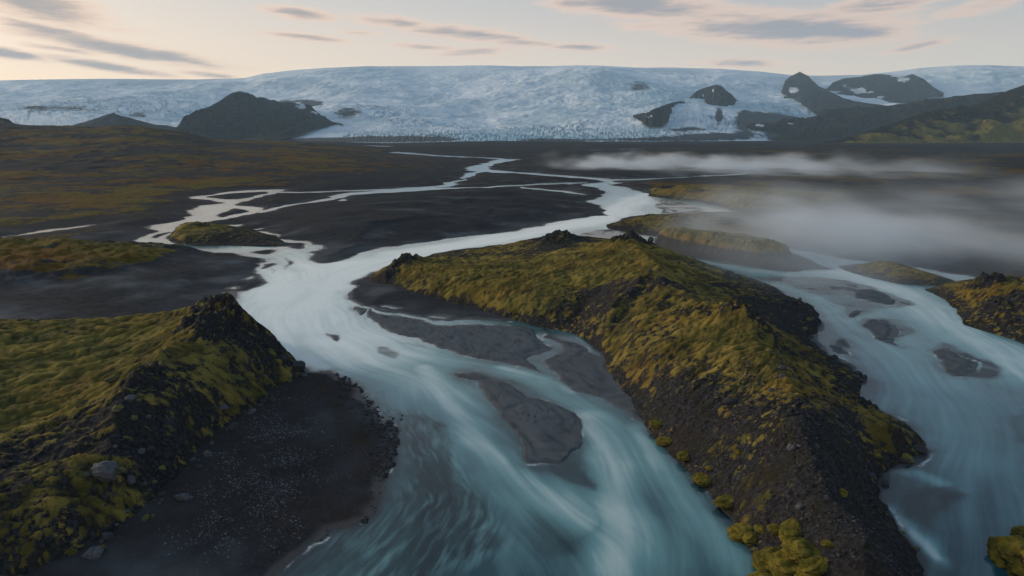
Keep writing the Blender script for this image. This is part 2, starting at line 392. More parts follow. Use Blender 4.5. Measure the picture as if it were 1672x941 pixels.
def water_material():
    m = NT('glacial_melt_water')
    depth = m.attr('depth'); milk_sheen = m.attr('milk_sheen'); streak = m.attr('streak'); fine = m.noise(.9, 5, .6)
    mk = m.math('ADD', milk_sheen, m.math('MULTIPLY', m.math('SUBTRACT', streak, .5), .36), clamp=True)
    col = m.mix(m.rng(mk, 0, .45, smooth=False), (.014, .060, .078), (.125, .275, .292))
    col = m.mix(m.rng(mk, .45, 1, smooth=False), col, (.68, .77, .75))
    body = m.bsdf(col, .13, None, .5, 1.40)
    k = m.rng(mk, 0, 1, 2.2, 9.0, smooth=False)
    a = m.math('SUBTRACT', 1.0, m.math('POWER', 2.718, m.math('MULTIPLY', m.math('MULTIPLY', m.math('MAXIMUM', depth, 0.0), k), -1.0)))
    a = m.math('MAXIMUM', a, m.math('MULTIPLY', m.attr('foam'), .8))
    col_f = m.mix(m.attr('foam'), col, (.55, .62, .62)); m.l(col_f, body.node.inputs['Base Color'])
    nrm = m.bump(m.math('ADD', m.noise(.55, 3, .5), m.math('MULTIPLY', streak, 1.2)), .10, .14)
    tr = m.n('ShaderNodeBsdfTransparent'); gl = m.n('ShaderNodeBsdfGlossy'); gl.inputs['Roughness'].default_value = .13
    fr = m.n('ShaderNodeFresnel'); fr.inputs['IOR'].default_value = 1.40
    m.l(nrm, gl.inputs['Normal']); m.l(nrm, fr.inputs['Normal'])
    body.node.inputs['Normal'].default_value
    m.l(nrm, body.node.inputs['Normal'])
    mx = m.n('ShaderNodeMixShader'); m.l(fr.outputs[0], mx.inputs[0]); m.l(tr.outputs[0], mx.inputs[1]); m.l(gl.outputs[0], mx.inputs[2])
    m2 = m.n('ShaderNodeMixShader'); m.l(a, m2.inputs[0]); m.l(mx.outputs[0], m2.inputs[1]); m.l(body, m2.inputs[2])
    return m.done(m2.outputs[0])

def ice_material():
    m = NT('glacier_ice')
    crev = m.attr('crev'); dirt = m.attr('dirt'); blue = m.attr('blue'); crack = m.attr('crack'); band = m.attr('band')
    P = m.pos((1, .55, 1.6))
    n2 = m.noise(.02, 5, .65, P, .6)
    c = m.mix(m.rng(band, .2, .8), (.49, .58, .64), (.74, .785, .815))
    c = m.mix(m.math('MULTIPLY', blue, m.rng(n2, .3, .65, .6, 1.)), c, (.27, .45, .54))
    c = m.mix(m.math('MULTIPLY', crack, crev), c, (.085, .20, .29))
    d = m.math('ADD', dirt, m.math('MULTIPLY', m.math('SUBTRACT', n2, .5), 1.1))
    c = m.mix(m.rng(d, .35, .7), c, (.035, .042, .05))
    nd = m.n('ShaderNodeBump'); m.l(m.math('SUBTRACT', n2, crack), nd.inputs['Height']); nd.inputs['Distance'].default_value = 16
    m.l(m.rng(crev, 0, 1, .02, .6), nd.inputs['Strength'])
    return m.done(m.bsdf(c, .8, nd.outputs[0], .1))

def mountain_material(name, rock=(.008, .010, .013), lit=(.038, .037, .036), grass=(.036, .038, .018)):
    m = NT(name)
    grassy = m.attr('moss'); snow = m.attr('snow')
    n1 = m.noise(.008, 6, .6); n2 = m.noise(.04, 6, .65)
    c = m.mix(m.rng(n2, .3, .7), rock, lit)
    g = m.math('ADD', grassy, m.math('MULTIPLY', m.math('SUBTRACT', n2, .5), .8))
    c = m.mix(m.rng(g, .3, .7), c, grass)
    c = m.mix(m.rng(m.math('ADD', snow, m.math('MULTIPLY', m.math('SUBTRACT', n2, .5), .7)), .42, .55), c, (.66, .71, .75))
    nrm = m.bump(m.math('ADD', n1, n2), 1.0, 30)
    return m.done(m.bsdf(c, .95, nrm, .02))

MAT['sand'] = sand_material(); MAT['water'] = water_material(); MAT['ice'] = ice_material()
MAT['moss'] = moss_rock_material('moss_on_lava'); MAT['mount'] = mountain_material('mountain_rock')
MAT['greenhill'] = mountain_material('grassy_hillside', (.010, .010, .010), (.030, .027, .020), (.150, .130, .036))

def stone_material(name, a, b, moss=0.0):
    m = NT(name)
    oi = m.n('ShaderNodeObjectInfo'); tc = m.n('ShaderNodeTexCoord')
    n = m.noise(2.5, 6, .65, tc.outputs['Object']); n2 = m.noise(9, 4, .7, tc.outputs['Object'])
    c = m.mix(m.rng(n, .3, .7), a, b)
    c = m.mix(m.rng(oi.outputs['Random'], 0, 1, 0, .35), c, (.075, .075, .08))
    c = m.mix(m.rng(n2, .62, .75, 0, .5), c, (.15, .15, .15))
    if moss:
        g = m.n('ShaderNodeNewGeometry'); sx = m.n('ShaderNodeSeparateXYZ'); m.l(g.outputs['Normal'], sx.inputs[0])
        f = m.math('ADD', sx.outputs[2], m.math('SUBTRACT', n, .5))
        c = m.mix(m.rng(f, 1 - moss, 1.25 - moss), c, (.12, .105, .02))
    return m.done(m.bsdf(c, .9, m.bump(m.math('ADD', n, m.math('MULTIPLY', n2, .4)), .7, .12), .25))

def cushion_material():
    m = NT('cushion_moss')
    tc = m.n('ShaderNodeTexCoord'); g = m.n('ShaderNodeNewGeometry'); sx = m.n('ShaderNodeSeparateXYZ'); m.l(g.outputs['Normal'], sx.inputs[0])
    n = m.noise(.8, 6, .65); n2 = m.noise(4.5, 5, .7); n3 = m.noise(16, 3, .7)
    c = m.mix(m.rng(n, .3, .7), (.060, .056, .012), (.19, .150, .026))
    c = m.mix(m.rng(n2, .5, .75, 0, .6), c, (.055, .05, .012))
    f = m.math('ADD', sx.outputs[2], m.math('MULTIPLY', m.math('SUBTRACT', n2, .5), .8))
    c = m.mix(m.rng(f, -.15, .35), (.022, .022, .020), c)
    h = m.math('ADD', n2, m.math('MULTIPLY', n3, .5))
    return m.done(m.bsdf(c, .97, m.bump(m.math('ADD', h, m.math('MULTIPLY', m.noise(45, 3, .7), .5)), .8, .10), .03))
MAT['stone'] = stone_material('basalt_boulder', (.018, .018, .020), (.050, .052, .058))
MAT['pale_stone'] = stone_material('lichen_grey_boulder', (.05, .055, .062), (.11, .115, .125))
MAT['mossy_stone'] = stone_material('half_mossy_boulder', (.03, .032, .034), (.07, .072, .075), .55)
MAT['cushion'] = cushion_material()

# ------------------------------------------------------------------ base land: one polar sheet that gets coarser with distance
def polar(a0, a1, nc, r0, r1, step):
    az = np.radians(np.linspace(a0, a1, nc))
    nr = int(math.log(r1 / r0) / step) + 1
    r = r0 * np.exp(np.linspace(0, math.log(r1 / r0), nr))
    R, A = np.meshgrid(r, az, indexing='ij')
    return R * np.sin(A), R * np.cos(A), R, nr, nc

def pcol(x, y):
    """photo column of a ground point, used only to look up outlines of far ridges"""
    return CX + FPX * x / (np.maximum(y, 1) * CP)

def edge_warp(x, y, r, amp=1.0, seed=50):
    lam = np.array([40, 18, 8, 3.6, 1.6])
    wx = np.zeros_like(x); wy = np.zeros_like(x)
    for i, l in enumerate(lam):
        w = sat(0.11 * r / l - .25) * sat(l / (0.003 * r) - .8) * l * .17 * amp
        w = np.minimum(w, .012 * r)
        wx += w * perlin(x / l, y / l, seed + i); wy += w * perlin(x / l + 40, y / l - 11, seed + 9 + i)
    return x + wx, y + wy

MOOR = np.array([(-700, 150), (-300, 178), (-60, 192), (0, 203), (40, 206.5), (90, 208), (150, 209.5), (200, 207), (235, 209), (300, 217), (345, 226), (450, 231.5), (560, 238), (640, 246)], float)

def base_land(x, y, r):
    wx, wy = edge_warp(x, y, r)
    sd = np.full(x.shape, 30.0)
    for w in WATER: sd = np.minimum(sd, -sdf(wx, wy, poly_world(w)))
    for b in BARS:
        s = sdf(wx, wy, poly_world(b)); sd = np.where(s > sd, np.maximum(sd, s), sd)
    slope = .10 + .06 * perlin(x / 25, y / 25, 5)
    h = np.where(sd > 0, 1.5 * (1 - np.exp(-sd * slope / 1.5)), np.maximum(sd * .22, -1.6))
    n_small = fbm(x, y, 6, 4, .55, 11, r)
    n_mid = fbm(x, y, 45, 4, .5, 21, r)
    shoal = np.zeros_like(h)
    for pts, dep, rough, wd in SHOALS:
        s = sdf(wx, wy, poly_world(pts))
        k = sstep(-wd * .4, wd, s)
        tgt = -dep + rough * (fbm(x, y, 5, 4, .6, 33, r) * 1.3 + .5 * perlin(x / 14, y / 14, 34))
        h = np.where((k > 0) & (sd < .6), h * (1 - k) + tgt * k, h)
        shoal = np.maximum(shoal, k)
    up = sat(sd / 12)
    h = h + np.where(sd > 0, up * (.45 * n_mid + .12 * n_small) + .05 * sat(sd / 2) * n_small, .12 * n_small * sat(-sd / 3) * (1 - shoal))
    bank = np.zeros_like(h)
    for pts in SILT: bank = np.maximum(bank, sstep(-4.5, -1.0, sdf(wx, wy, poly_world(pts))))
    rill = 1 - np.abs(perlin((x * .5 + y * .9 + 2 * perlin(x / 6, y / 6, 37)) / 3.2, (x * .9 - y * .5 + 3 * perlin(x / 9, y / 9, 38)) / 16, 36)) * 7
    low_bar = .10 + .22 * sat(sd / 3) + .16 * n_small + .14 * n_mid - .26 * sat(rill) * sat(sd / 1.2) * (.4 + .6 * sat(n_mid * 3 + .5))
    h = np.where((sd > 0) & (bank > 0), h * (1 - bank) + np.maximum(low_bar, -.05) * bank, h)
    h = np.where((sd < 0) & (sd > -2), np.minimum(h, -.45 * np.minimum(-sd, .5)) * bank * (1 - shoal) + h * (1 - bank * (1 - shoal)), h)
    for pts, q in MARBLE:
        mm = sstep(-.5, 2.0, sdf(wx, wy, poly_world(pts)))
        h = np.where(sd > -.5, h - mm * (q + .10 * perlin((x + .3 * y) / .9, (y - .3 * x) / 3.0, 39) + .10 * perlin(x / 2.2, y / 4.0, 40)), h)
    # low rolling ground away from the river
    far = sat(sd / 28) * sat((r - 130) / 200)
    h = h + far * (1.8 * np.abs(fbm(x, y, 120, 5, .55, 61, r)) * 2 + sat(r / 1500) * 6 * (fbm(x, y, 500, 4, .5, 62, r) + .1))
    # moorland rising to the left
    col = pcol(x, y)
    A = np.interp(col, MOOR[:, 0], HC + (HOR - MOOR[:, 1]) * 1650 / (FPX * CP))
    A = A * sat((700 - col) / 160)
    ramp = sstep(430, 1650, y) * (.55 + .45 * sstep(700, 1650, y))
    h = h + A * ramp * (1 - .8 * sstep(1650, 2300, y)) + sat((420 - col) / 200) * sstep(350, 900, y) * (1 - sstep(1500, 1700, y)) * (7.0 * fbm(x, y, 220, 5, .55, 63, r) + 2.0 * fbm(x, y, 40, 3, .55, 64, r, 'ridge'))
    h = np.where(sd > 0, np.maximum(h, .2 * sat(sd / 4)), h)
    # moraine swell below the glacier
    h = h + 9 * np.exp(-((col - 850) / 90) ** 2 - ((y - 2700) / 350) ** 2)
    return h, sd, shoal, bank

def build_land():
    x, y, R, nr, nc = polar(-56, 56, 1500, 22, 3700, .0052)
    h, sd, shoal, bank = base_land(x, y, R)
    # left mossy shelf with its slope of black sand
    shelf = sdf(x, y, poly_world([(-200, 408), (60, 402), (214, 403), (300, 409), (352, 413), (310, 423), (240, 440), (180, 455), (90, 468), (-200, 490)]), 80)
    sx = sstep(-8, 14, shelf + 6 * fbm(x, y, 30, 3, .5, 71, R))
    h = h + sx * (2.6 + 2.2 * fbm(x, y, 16, 5, .55, 72, R, 'billow')) * sat(sd / 5)
    dune = sdf(x, y, poly_world([(440, 378), (520, 345), (640, 325), (800, 316), (900, 322), (945, 340), (930, 352), (840, 372), (700, 390), (560, 408), (500, 395)]), 80)
    du = sstep(0, 35, dune)
    h = h + du * (1.6 + 1.6 * fbm(x, y, 50, 4, .5, 73, R, 'ridge'))
    V = np.stack([x, y, h], -1).reshape(-1, 3)
    h_flat = sstep(-3, 4, sdf(x, y, poly_world([(0, 379), (57, 371), (115, 366), (191, 363), (161, 371), (96, 385), (38, 392), (0, 393), (-120, 400), (-120, 385)]), 60))
    wet = np.maximum(sstep(.20, .02, h) * sstep(400, 100, np.abs(sd)), .22 * h_flat)
    col = pcol(x, y)
    big = fbm(x, y, 160, 5, .55, 81, R); mid = fbm(x, y, 24, 5, .55, 82, R); grain = fbm(x, y, 7, 4, .6, 83, R)
    left = sat((760 - col) / 200)
    # vegetation: moor on the left, thin heath right, none on the river's sand flats
    veg = sstep(10, 28, sd) * (.40 + .95 * big + .75 * mid + .5 * grain)
    plain = poly_world([(420, 380), (520, 330), (640, 318), (860, 306), (1000, 320), (960, 354), (640, 410), (500, 410)])
    veg = veg - 1.2 * sstep(-30, 5, sdf(x, y, plain, 90))
    back = poly_world([(-200, 455), (90, 470), (200, 452), (300, 425), (350, 412), (440, 420), (440, 480), (380, 500), (420, 545), (-200, 560)])
    veg = veg - 1.2 * sstep(-4, 4, sdf(x, y, back, 60))
    near = poly_world([(300, 560), (520, 600), (660, 720), (500, 945), (300, 1300), (-300, 1300), (-100, 900)])
    veg = veg - 1.5 * sstep(-4, 2, sdf(x, y, near, 40))
    veg = veg + sx * (.50 + .6 * grain + .6 * mid) * sat(sd / 6)
    veg = veg * sstep(2700, 1500, R) * (left + (1 - left) * (.5 + .3 * (col > 1050)))
    pale_b = bank * sat(.88 + .4 * fbm(x, y, 3, 4, .6, 87, R) + .3 * perlin((x + .4 * y) / 1.1, (y - .4 * x) / 5, 88))
    veg = veg - 1.4 * h_flat
    rust = sat(.30 - .25 * sx + 1.6 * fbm(x, y, 70, 4, .5, 84, R) + .25 * (y > 450) * left)
    pale = (1 - .75 * sat(left) * sstep(200, 500, R)) * sat(.32 + 1.1 * fbm(x, y, 18, 5, .6, 85, R) ) * sstep(3, -1, h - 2)
    pale = np.maximum(pale, du * sat(.25 + 1.5 * fbm(x * .5 + y * .2, y, 22, 4, .55, 89, R)) * .8)
    pale = np.maximum(pale, .62 * sstep(16, 2, sd) * sstep(110, 160, R) * sat(.7 + .9 * mid))
    pale = np.maximum(pale, pale_b)
    brown = sstep(-4, 1.5, sdf(x, y, poly_world([(500, 612), (545, 640), (600, 700), (615, 770), (590, 840), (520, 870), (560, 800), (570, 730), (540, 680)]), 30)) * (.75 + grain)
    brown = np.maximum(brown, .55 * sstep(-2, 4, sdf(x, y, near, 40)) * (.8 + mid))
    brown = np.maximum(sat(brown), .55 * sat(sstep(200, 400, R) * (.45 + big)))
    land = make_mesh('ground', V, grid_faces(nr, nc), MAT['sand'], dict(wet=wet, moss=sat(veg), rust=rust, pale=pale, brown=brown))
    tag(land, 'black volcanic sand plain with gravel bars, brown heath and low moor around the braided river', 'ground', 'structure')
    # the water: a level sheet wherever the bed lies below it
    low = h < .03
    F = grid_faces(nr, nc, low)
    mk = np.zeros_like(x)
    for pts, rad, s in JETS:
        P = np.array(pts, float); px, py = G(P[:, 0], P[:, 1])
        d2 = np.full(x.shape, 1e18)
        for i in range(len(P) - 1):
            ex, ey = px[i + 1] - px[i], py[i + 1] - py[i]; L = ex * ex + ey * ey
            t = np.clip(((x - px[i]) * ex + (y - py[i]) * ey) / L, 0, 1)
            d2 = np.minimum(d2, (x - px[i] - t * ex) ** 2 + (y - py[i] - t * ey) ** 2)
        q = rad * (1 + .35 * perlin(x / (rad * 2.5), y / (rad * 2.5), 91))
        mk = np.maximum(mk, s * np.exp(-d2 / (q * q)))
    mk = mk + .30 * sstep(120, 260, R) * sstep(-170, -60, x) + .07 + .16 * fbm(x, y, 14, 4, .55, 92, R)  # far water whitened with distance, a painted stand-in for grazing sky reflection
    # streaks drawn out along the flow
    st = np.zeros_like(x); wt = np.zeros_like(x)
    wat = low.ravel()
    X = x.ravel()[wat]; Y = y.ravel()[wat]; RR = R.ravel()[wat]; S = np.zeros_like(X); W = np.zeros_like(X)
    for fi, fl in enumerate(FLOWS):
        P = smooth_closed(fl, 4)[:-7]; px, py = G(P[:, 0], P[:, 1])
        seg = np.hypot(np.diff(px), np.diff(py)); cum = np.concatenate([[0], np.cumsum(seg)])
        best = np.full(X.shape, 1e18); sc = np.zeros_like(X); nn = np.zeros_like(X)
        for i in range(len(px) - 1):
            ex, ey = px[i + 1] - px[i], py[i + 1] - py[i]; L = ex * ex + ey * ey
            t = np.clip(((X - px[i]) * ex + (Y - py[i]) * ey) / L, 0, 1)
            qx = X - px[i] - t * ex; qy = Y - py[i] - t * ey; d = qx * qx + qy * qy
            b = d < best
            best = np.where(b, d, best); sc = np.where(b, cum[i] + t * seg[i], sc)
            nn = np.where(b, np.sign(ex * qy - ey * qx) * np.sqrt(d), nn)
        w = 1 / (best + 20) ** 2
        if fi == 4: RIP = perlin(sc / 5, nn / .75 + perlin(X / 4, Y / 4, 96), 141) + .7 * perlin(sc / 2.4, nn / .36, 142) + .5 * perlin(X / 7, Y / 7, 143)
        wob = 2.0 * perlin(X / 18, Y / 18, 95)
        v = .5 * perlin(sc / 26, (nn + wob) / 2.2, 101 + fi) * (.35 + .65 * sat(1.6 - RR / 110)) + .3 * perlin(sc / 14, (nn + wob) / .9, 111 + fi) * sat(.9 / (.003 * RR) - .8) + .45 * perlin(sc / 60, (nn + wob) / 6, 121 + fi)
        v = v + .22 * perlin(sc / 8, (nn + wob) / .38, 131 + fi) * sat(.38 / (.0026 * RR) - .8)
        S += w * v; W += w
    st.ravel()[wat] = S / np.maximum(W, 1e-12)
    rip = np.zeros_like(x); rip.ravel()[wat] = RIP
    depth = np.maximum(-h, 0)
    fast = sstep(-1, 3, sdf(x, y, poly_world(SHOALS[0][0]), 30))
    mk = mk * (1 - .3 * fast) + fast * (.30 * sstep(-.35, .9, rip) + .06)
    wl = .10 + .0016 * R
    foam = np.exp(-((sd + wl * 1.2) / wl) ** 2) * sstep(.05, .35, fbm(x, y, 5, 4, .6, 94, R)) * (R < 330)
    water = make_mesh('river', np.stack([x, y, np.zeros_like(h)], -1).reshape(-1, 3), F, MAT['water'],
                      dict(depth=depth, milk_sheen=sat(mk), streak=sat(.5 + .8 * st), foam=foam))
    tag(water, 'milky turquoise glacial river braiding through black sand bars', 'river', 'structure')

build_land()

# ------------------------------------------------------------------ mossy lava hills rising from the river plain
class Hill:
    def __init__(s, foot, ctrl, crags=(), edge=1.0, rough=1.0, moss=.6, rust=.4, scree=(), bare=(), crests=(), terrace=None):
        s.terrace = terrace; s.scree = scree; s.bare = bare; s.crests = []
        for pts, amp, wid in crests:
            P = np.array(pts, float); qx, qy = G(P[:, 0], P[:, 1], P[:, 2]); s.crests.append((qx, qy, amp, wid))
        s.foot = poly_world(foot, 3); s.crags = []
        C = np.array(ctrl, float); x, y = G(C[:, 0], C[:, 1], C[:, 2]); h = C[:, 2]
        # the outline itself belongs to the surface
        fp = s.foot[::3]; x = np.concatenate([x, fp[:, 0]]); y = np.concatenate([y, fp[:, 1]]); h = np.concatenate([h, np.full(len(fp), .1)])
        s.cx, s.cy = x, y; s.sc = max(np.ptp(x), np.ptp(y))
        n = len(x); X = x / s.sc; Y = y / s.sc
        K = s.tps(np.hypot(X[:, None] - X[None], Y[:, None] - Y[None])) + np.eye(n) * 4e-4
        A = np.zeros((n + 3, n + 3)); A[:n, :n] = K; A[:n, n] = 1; A[:n, n + 1] = X; A[:n, n + 2] = Y; A[n:, :n] = A[:n, n:].T
        s.w = np.linalg.solve(A, np.concatenate([h, [0, 0, 0]])); s.n = n
        for px, py, hh, rad, amp in crags:
            gx, gy = G(px, py, hh); s.crags.append((float(gx), float(gy), rad, amp))
        s.edge, s.rough, s.moss, s.rust = edge, rough, moss, rust
    @staticmethod
    def tps(d): return np.where(d > 1e-9, d * d * np.log(np.maximum(d, 1e-9)), 0)
    def rbf(s, x, y):
        out = s.w[s.n] + s.w[s.n + 1] * x / s.sc + s.w[s.n + 2] * y / s.sc
        for i in range(s.n):
            out = out + s.w[i] * s.tps(np.hypot(x - s.cx[i], y - s.cy[i]) / s.sc)
        return out
    def height(s, x, y, r):
        wx, wy = edge_warp(x, y, r, .7, 150)
        sd = sdf(wx, wy, s.foot, 25)
        h0 = s.rbf(x, y)
        crag = np.zeros_like(x)
        for gx, gy, rad, amp in s.crags:
            crag = np.maximum(crag, amp * np.exp(-((x - gx) ** 2 + (y - gy) ** 2) / rad ** 2))
        if s.terrace: h0 = np.interp(h0 + .35 * fbm(x, y, 5, 3, .6, 171), *s.terrace)
        lift = sat(sd / 3)
        jx = x + 1.6 * perlin(x / 9, y / 9, 161) + .6 * perlin(x / 3, y / 3, 162); jy = y + 1.6 * perlin(x / 9, y / 9, 163) + .6 * perlin(x / 3, y / 3, 164)
        for qx, qy, amp, wid in s.crests:
            d2 = np.full(x.shape, 1e9)
            for i in range(len(qx) - 1):
                ex, ey = qx[i + 1] - qx[i], qy[i + 1] - qy[i]; L = ex * ex + ey * ey + 1e-9
                t = np.clip(((jx - qx[i]) * ex + (jy - qy[i]) * ey) / L, 0, 1)
                d2 = np.minimum(d2, (jx - qx[i] - t * ex) ** 2 + (jy - qy[i] - t * ey) ** 2)
            h0 = h0 + amp * sat(sd / 6) * np.exp(-np.sqrt(d2 + .04) / wid)
        B = np.zeros_like(x)
        for px, py, hh, rad, q in s.bare:
            bx, by = G(px, py, hh); B = np.maximum(B, min(q, 1) * np.exp(-((x - bx) ** 2 + (y - by) ** 2) / rad ** 2))
        soft_ = 1 - .72 * sat(B * 1.3)
        # hummocks drawn out by the wind, rock ribs on crags
        a = .5; u = x * math.cos(a) + y * math.sin(a); v = -x * math.sin(a) + y * math.cos(a)
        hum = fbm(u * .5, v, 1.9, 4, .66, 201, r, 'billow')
        lump = fbm(x, y, 11, 3, .5, 211, r)
        f1, f2, val = cells(x + .5 * perlin(x / 1.5, y / 1.5, 7), y + .5 * perlin(x / 1.5, y / 1.5, 8), 2.4, 221)
        g1, g2, gv = cells(x, y, .95, 231)
        k1, k2, kv = cells(x + perlin(x / 3, y / 3, 17), y + perlin(x / 3, y / 3, 18), 4.6, 271)
        bigblock = (kv - .3) * sat((k2 - k1) * 3.5)
        blocky = (val - .35) * sat((f2 - f1) * 5) + .45 * (gv - .4) * sat((g2 - g1) * 5) * sat(.95 / (.003 * r) - .8)
        rockband = sat(fbm(x, y, 9, 4, .55, 241, r) * 1.6 - .25)
        h = h0 + lift * s.rough * soft_ * (.72 * hum + .8 * lump + .5 * fbm(u * .7, v, 5.5, 2, .5, 281, r, 'billow')) + lift * rockband * .8 * blocky * soft_ + lift * (1 - soft_) * (.22 * fbm(x, y, 3.0, 4, .6, 291, r, 'ridge') + .5 * sat(gv - .8) * sat((g2 - g1) * 4))
        h = h + sat(sd / 1.2) * crag * (1.25 * blocky + 1.3 * bigblock + .45 * fbm(x, y, 4, 4, .6, 251, r, 'ridge') + .35)
        cap = .15 + np.where(sd > 0, sd * s.edge + .5 * fbm(x, y, 2.2, 3, .6, 261, r) * sat(sd), sd * .7)
        h = np.minimum(h, cap)
        h = np.where(sd < 0, np.minimum(h, cap), np.maximum(h, np.minimum(cap, .12 + .05 * sd)))
        return h, sd, dict(hum=hum, lump=lump, crag=crag, rockband=rockband, blocky=blocky)
    def z(s, x, y):
        x = np.atleast_1d(np.asarray(x, float)); y = np.atleast_1d(np.asarray(y, float))
        return s.height(x, y, np.hypot(x, y))[0]

def hill_scree(hill, x, y):
    out = np.zeros_like(x)
    for px, py, hh, rad in hill.scree:
        cx, cy = G(px, py, hh); out = np.maximum(out, np.exp(-((x - cx) ** 2 + (y - cy) ** 2) / rad ** 2))
    return out * 1.2

def build_hill(name, hill, label, colmin, colmax, step_r=.0036, step_a=.062, steep=.75, dark=None, bare=None, lush=None, mat='moss', top=None):
    fx, fy = hill.foot[:, 0], hill.foot[:, 1]
    R0 = max(20, np.hypot(fx, fy).min() - 3); R1 = np.hypot(fx, fy).max() + 4
    az = np.degrees(np.arctan2(fx, fy)); a0, a1 = max(az.min() - 1, -60), min(az.max() + 1, 60)
    x, y, R, nr, nc = polar(a0, a1, int((a1 - a0) / step_a), R0, R1, step_r)
    h, sd, d = hill.height(x, y, R)
    gy, gx = np.gradient(h)
    dr = np.gradient(R, axis=0); da = np.hypot(np.gradient(x, axis=1), np.gradient(y, axis=1))
    slope = np.hypot(gy / dr, gx / np.maximum(da, 1e-6))
    # smoothed slope so single stones do not strip the moss
    k = slope.copy()
    for _ in range(6):
        k[1:-1, 1:-1] = (k[1:-1, 1:-1] + k[:-2, 1:-1] + k[2:, 1:-1] + k[1:-1, :-2] + k[1:-1, 2:]) / 5
    big = fbm(x, y, 16, 4, .55, 301, R); fine = fbm(x, y, 1.4, 3, .6, 302, R)
    t1, t2, tv = cells(x + .3 * fine, y + .3 * fine, .85, 311); u1, u2, uv = cells(x, y, 1.9, 312)
    tuft = np.maximum(sat(1.3 - t1 / (.10 + .32 * tv)) * (tv > .40), sat(1.3 - u1 / (.1 + .3 * uv)) * (uv > .5)) * sat(.55 + 1.8 * big + .25)
    moss = hill.moss + .95 * d['hum'] + .75 * big + .55 * fine - 1.1 * sat((k - steep) * 1.2) - .9 * sstep(.35, .9, d['crag']) - .7 * d['rockband'] - 1.0 * sstep(1.6, .1, h)  # moss also cut from hummock creases, so hollows are coloured as if shaded
    for lst, sgn in ((bare or (), -1), (lush or (), 1)):
        for px, py, hh, rad, s in lst:
            cx, cy = G(px, py, hh)
            moss = moss + sgn * s * np.exp(-((x - cx) ** 2 + (y - cy) ** 2) / rad ** 2)
    moss = np.maximum(moss, .95 * tuft * (1 - sat(hill_scree(hill, x, y))))
    if top: moss = moss - .9 + (top[1] + .9) * sstep(top[0] - .5, top[0] + .5, h)
    tone = sat(.42 + .9 * d['hum'] + 1.1 * fbm(x, y, 8, 4, .55, 303, R) + .4 * fine)
    rust = sat(hill.rust - .25 + 1.4 * fbm(x, y, 14, 4, .5, 304, R))
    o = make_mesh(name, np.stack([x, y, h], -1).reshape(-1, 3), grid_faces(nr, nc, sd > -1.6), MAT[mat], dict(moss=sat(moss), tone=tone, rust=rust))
    tag(o, label, 'hill', 'structure')
    return o

H1 = Hill([(500, 611), (470, 630), (430, 665), (395, 692), (345, 738), (300, 792), (250, 838), (200, 882), (140, 920), (60, 955), (-150, 1060), (-700, 1060), (-700, 560), (-300, 535),
           (0, 530), (100, 527), (200, 528), (300, 524), (350, 515), (392, 512), (416, 530), (442, 553), (470, 577), (492, 597)],
          [(380, 494, 10), (345, 514, 9), (300, 531, 8.4), (250, 534, 7.6), (200, 526, 7), (100, 524, 6.6), (0, 528, 6.6), (-150, 530, 6.8), (-400, 560, 7),
           (418, 528, 6.8), (440, 560, 4.2), (470, 585, 2.4), (490, 600, 1.2), (340, 570, 8), (300, 590, 7.8), (260, 620, 7.2), (225, 650, 6.7), (200, 680, 6.2), (180, 720, 5.6), (165, 770, 5.0), (120, 850, 4.0), (80, 900, 3.2),
           (250, 575, 7.6), (180, 570, 6.9), (120, 610, 6.3), (60, 600, 6.1), (0, 600, 5.9), (100, 680, 5.6), (0, 690, 5.4), (60, 770, 4.8), (-80, 800, 5), (0, 860, 4.2), (-200, 700, 6), (-200, 900, 5),
           (400, 600, 5.2), (430, 625, 2.8), (360, 640, 4.4), (330, 690, 3.2), (290, 700, 4.2), (260, 770, 2.8), (390, 560, 7.5)],
          [(382, 496, 10, 5, 2.0), (360, 508, 9, 5, 1.5), (400, 515, 8.5, 5, 1.9), (425, 545, 6, 4, 1.3), (452, 572, 3.5, 3, 1.2), (482, 592, 2, 3, 1.4), (320, 545, 8.3, 4, 1.2), (345, 560, 8, 3.5, 1.1), (230, 645, 6.8, 3, .9), (250, 630, 7, 2.5, .8), (405, 560, 7, 5, .8)],
          edge=1.3, rough=1.0, moss=.60, rust=.25, bare=[(250, 770, 2.5, 4, .5), (330, 690, 3, 5, .4)],
          crests=[([(378, 500, 10), (340, 530, 9), (300, 565, 8.2), (262, 605, 7.4), (230, 645, 6.8), (200, 690, 6), (175, 750, 5)], 1.5, 3.5), ([(330, 545, 8.5), (350, 590, 6.5), (365, 630, 4.5)], .8, 2.5), ([(262, 605, 7.4), (290, 660, 5), (300, 700, 3.5)], .8, 2.5)])
build_hill('hill', H1, 'nearest mossy lava ridge with a craggy black outcrop above black sand', 0, 500,
           steep=1.15, bare=[(390, 530, 8, 6, .4), (330, 680, 3, 5, .2), (250, 770, 2.5, 4, .3), (150, 850, 4, 5, .2), (280, 640, 6, 3, .3), (60, 880, 4, 9, .35), (0, 780, 4, 9, .25)],  # lower-left spots strip moss to paint in the corner's vignette darkening
           lush=[(200, 560, 7, 10, .35), (100, 620, 6, 12, .3), (60, 540, 6.5, 14, .2)])

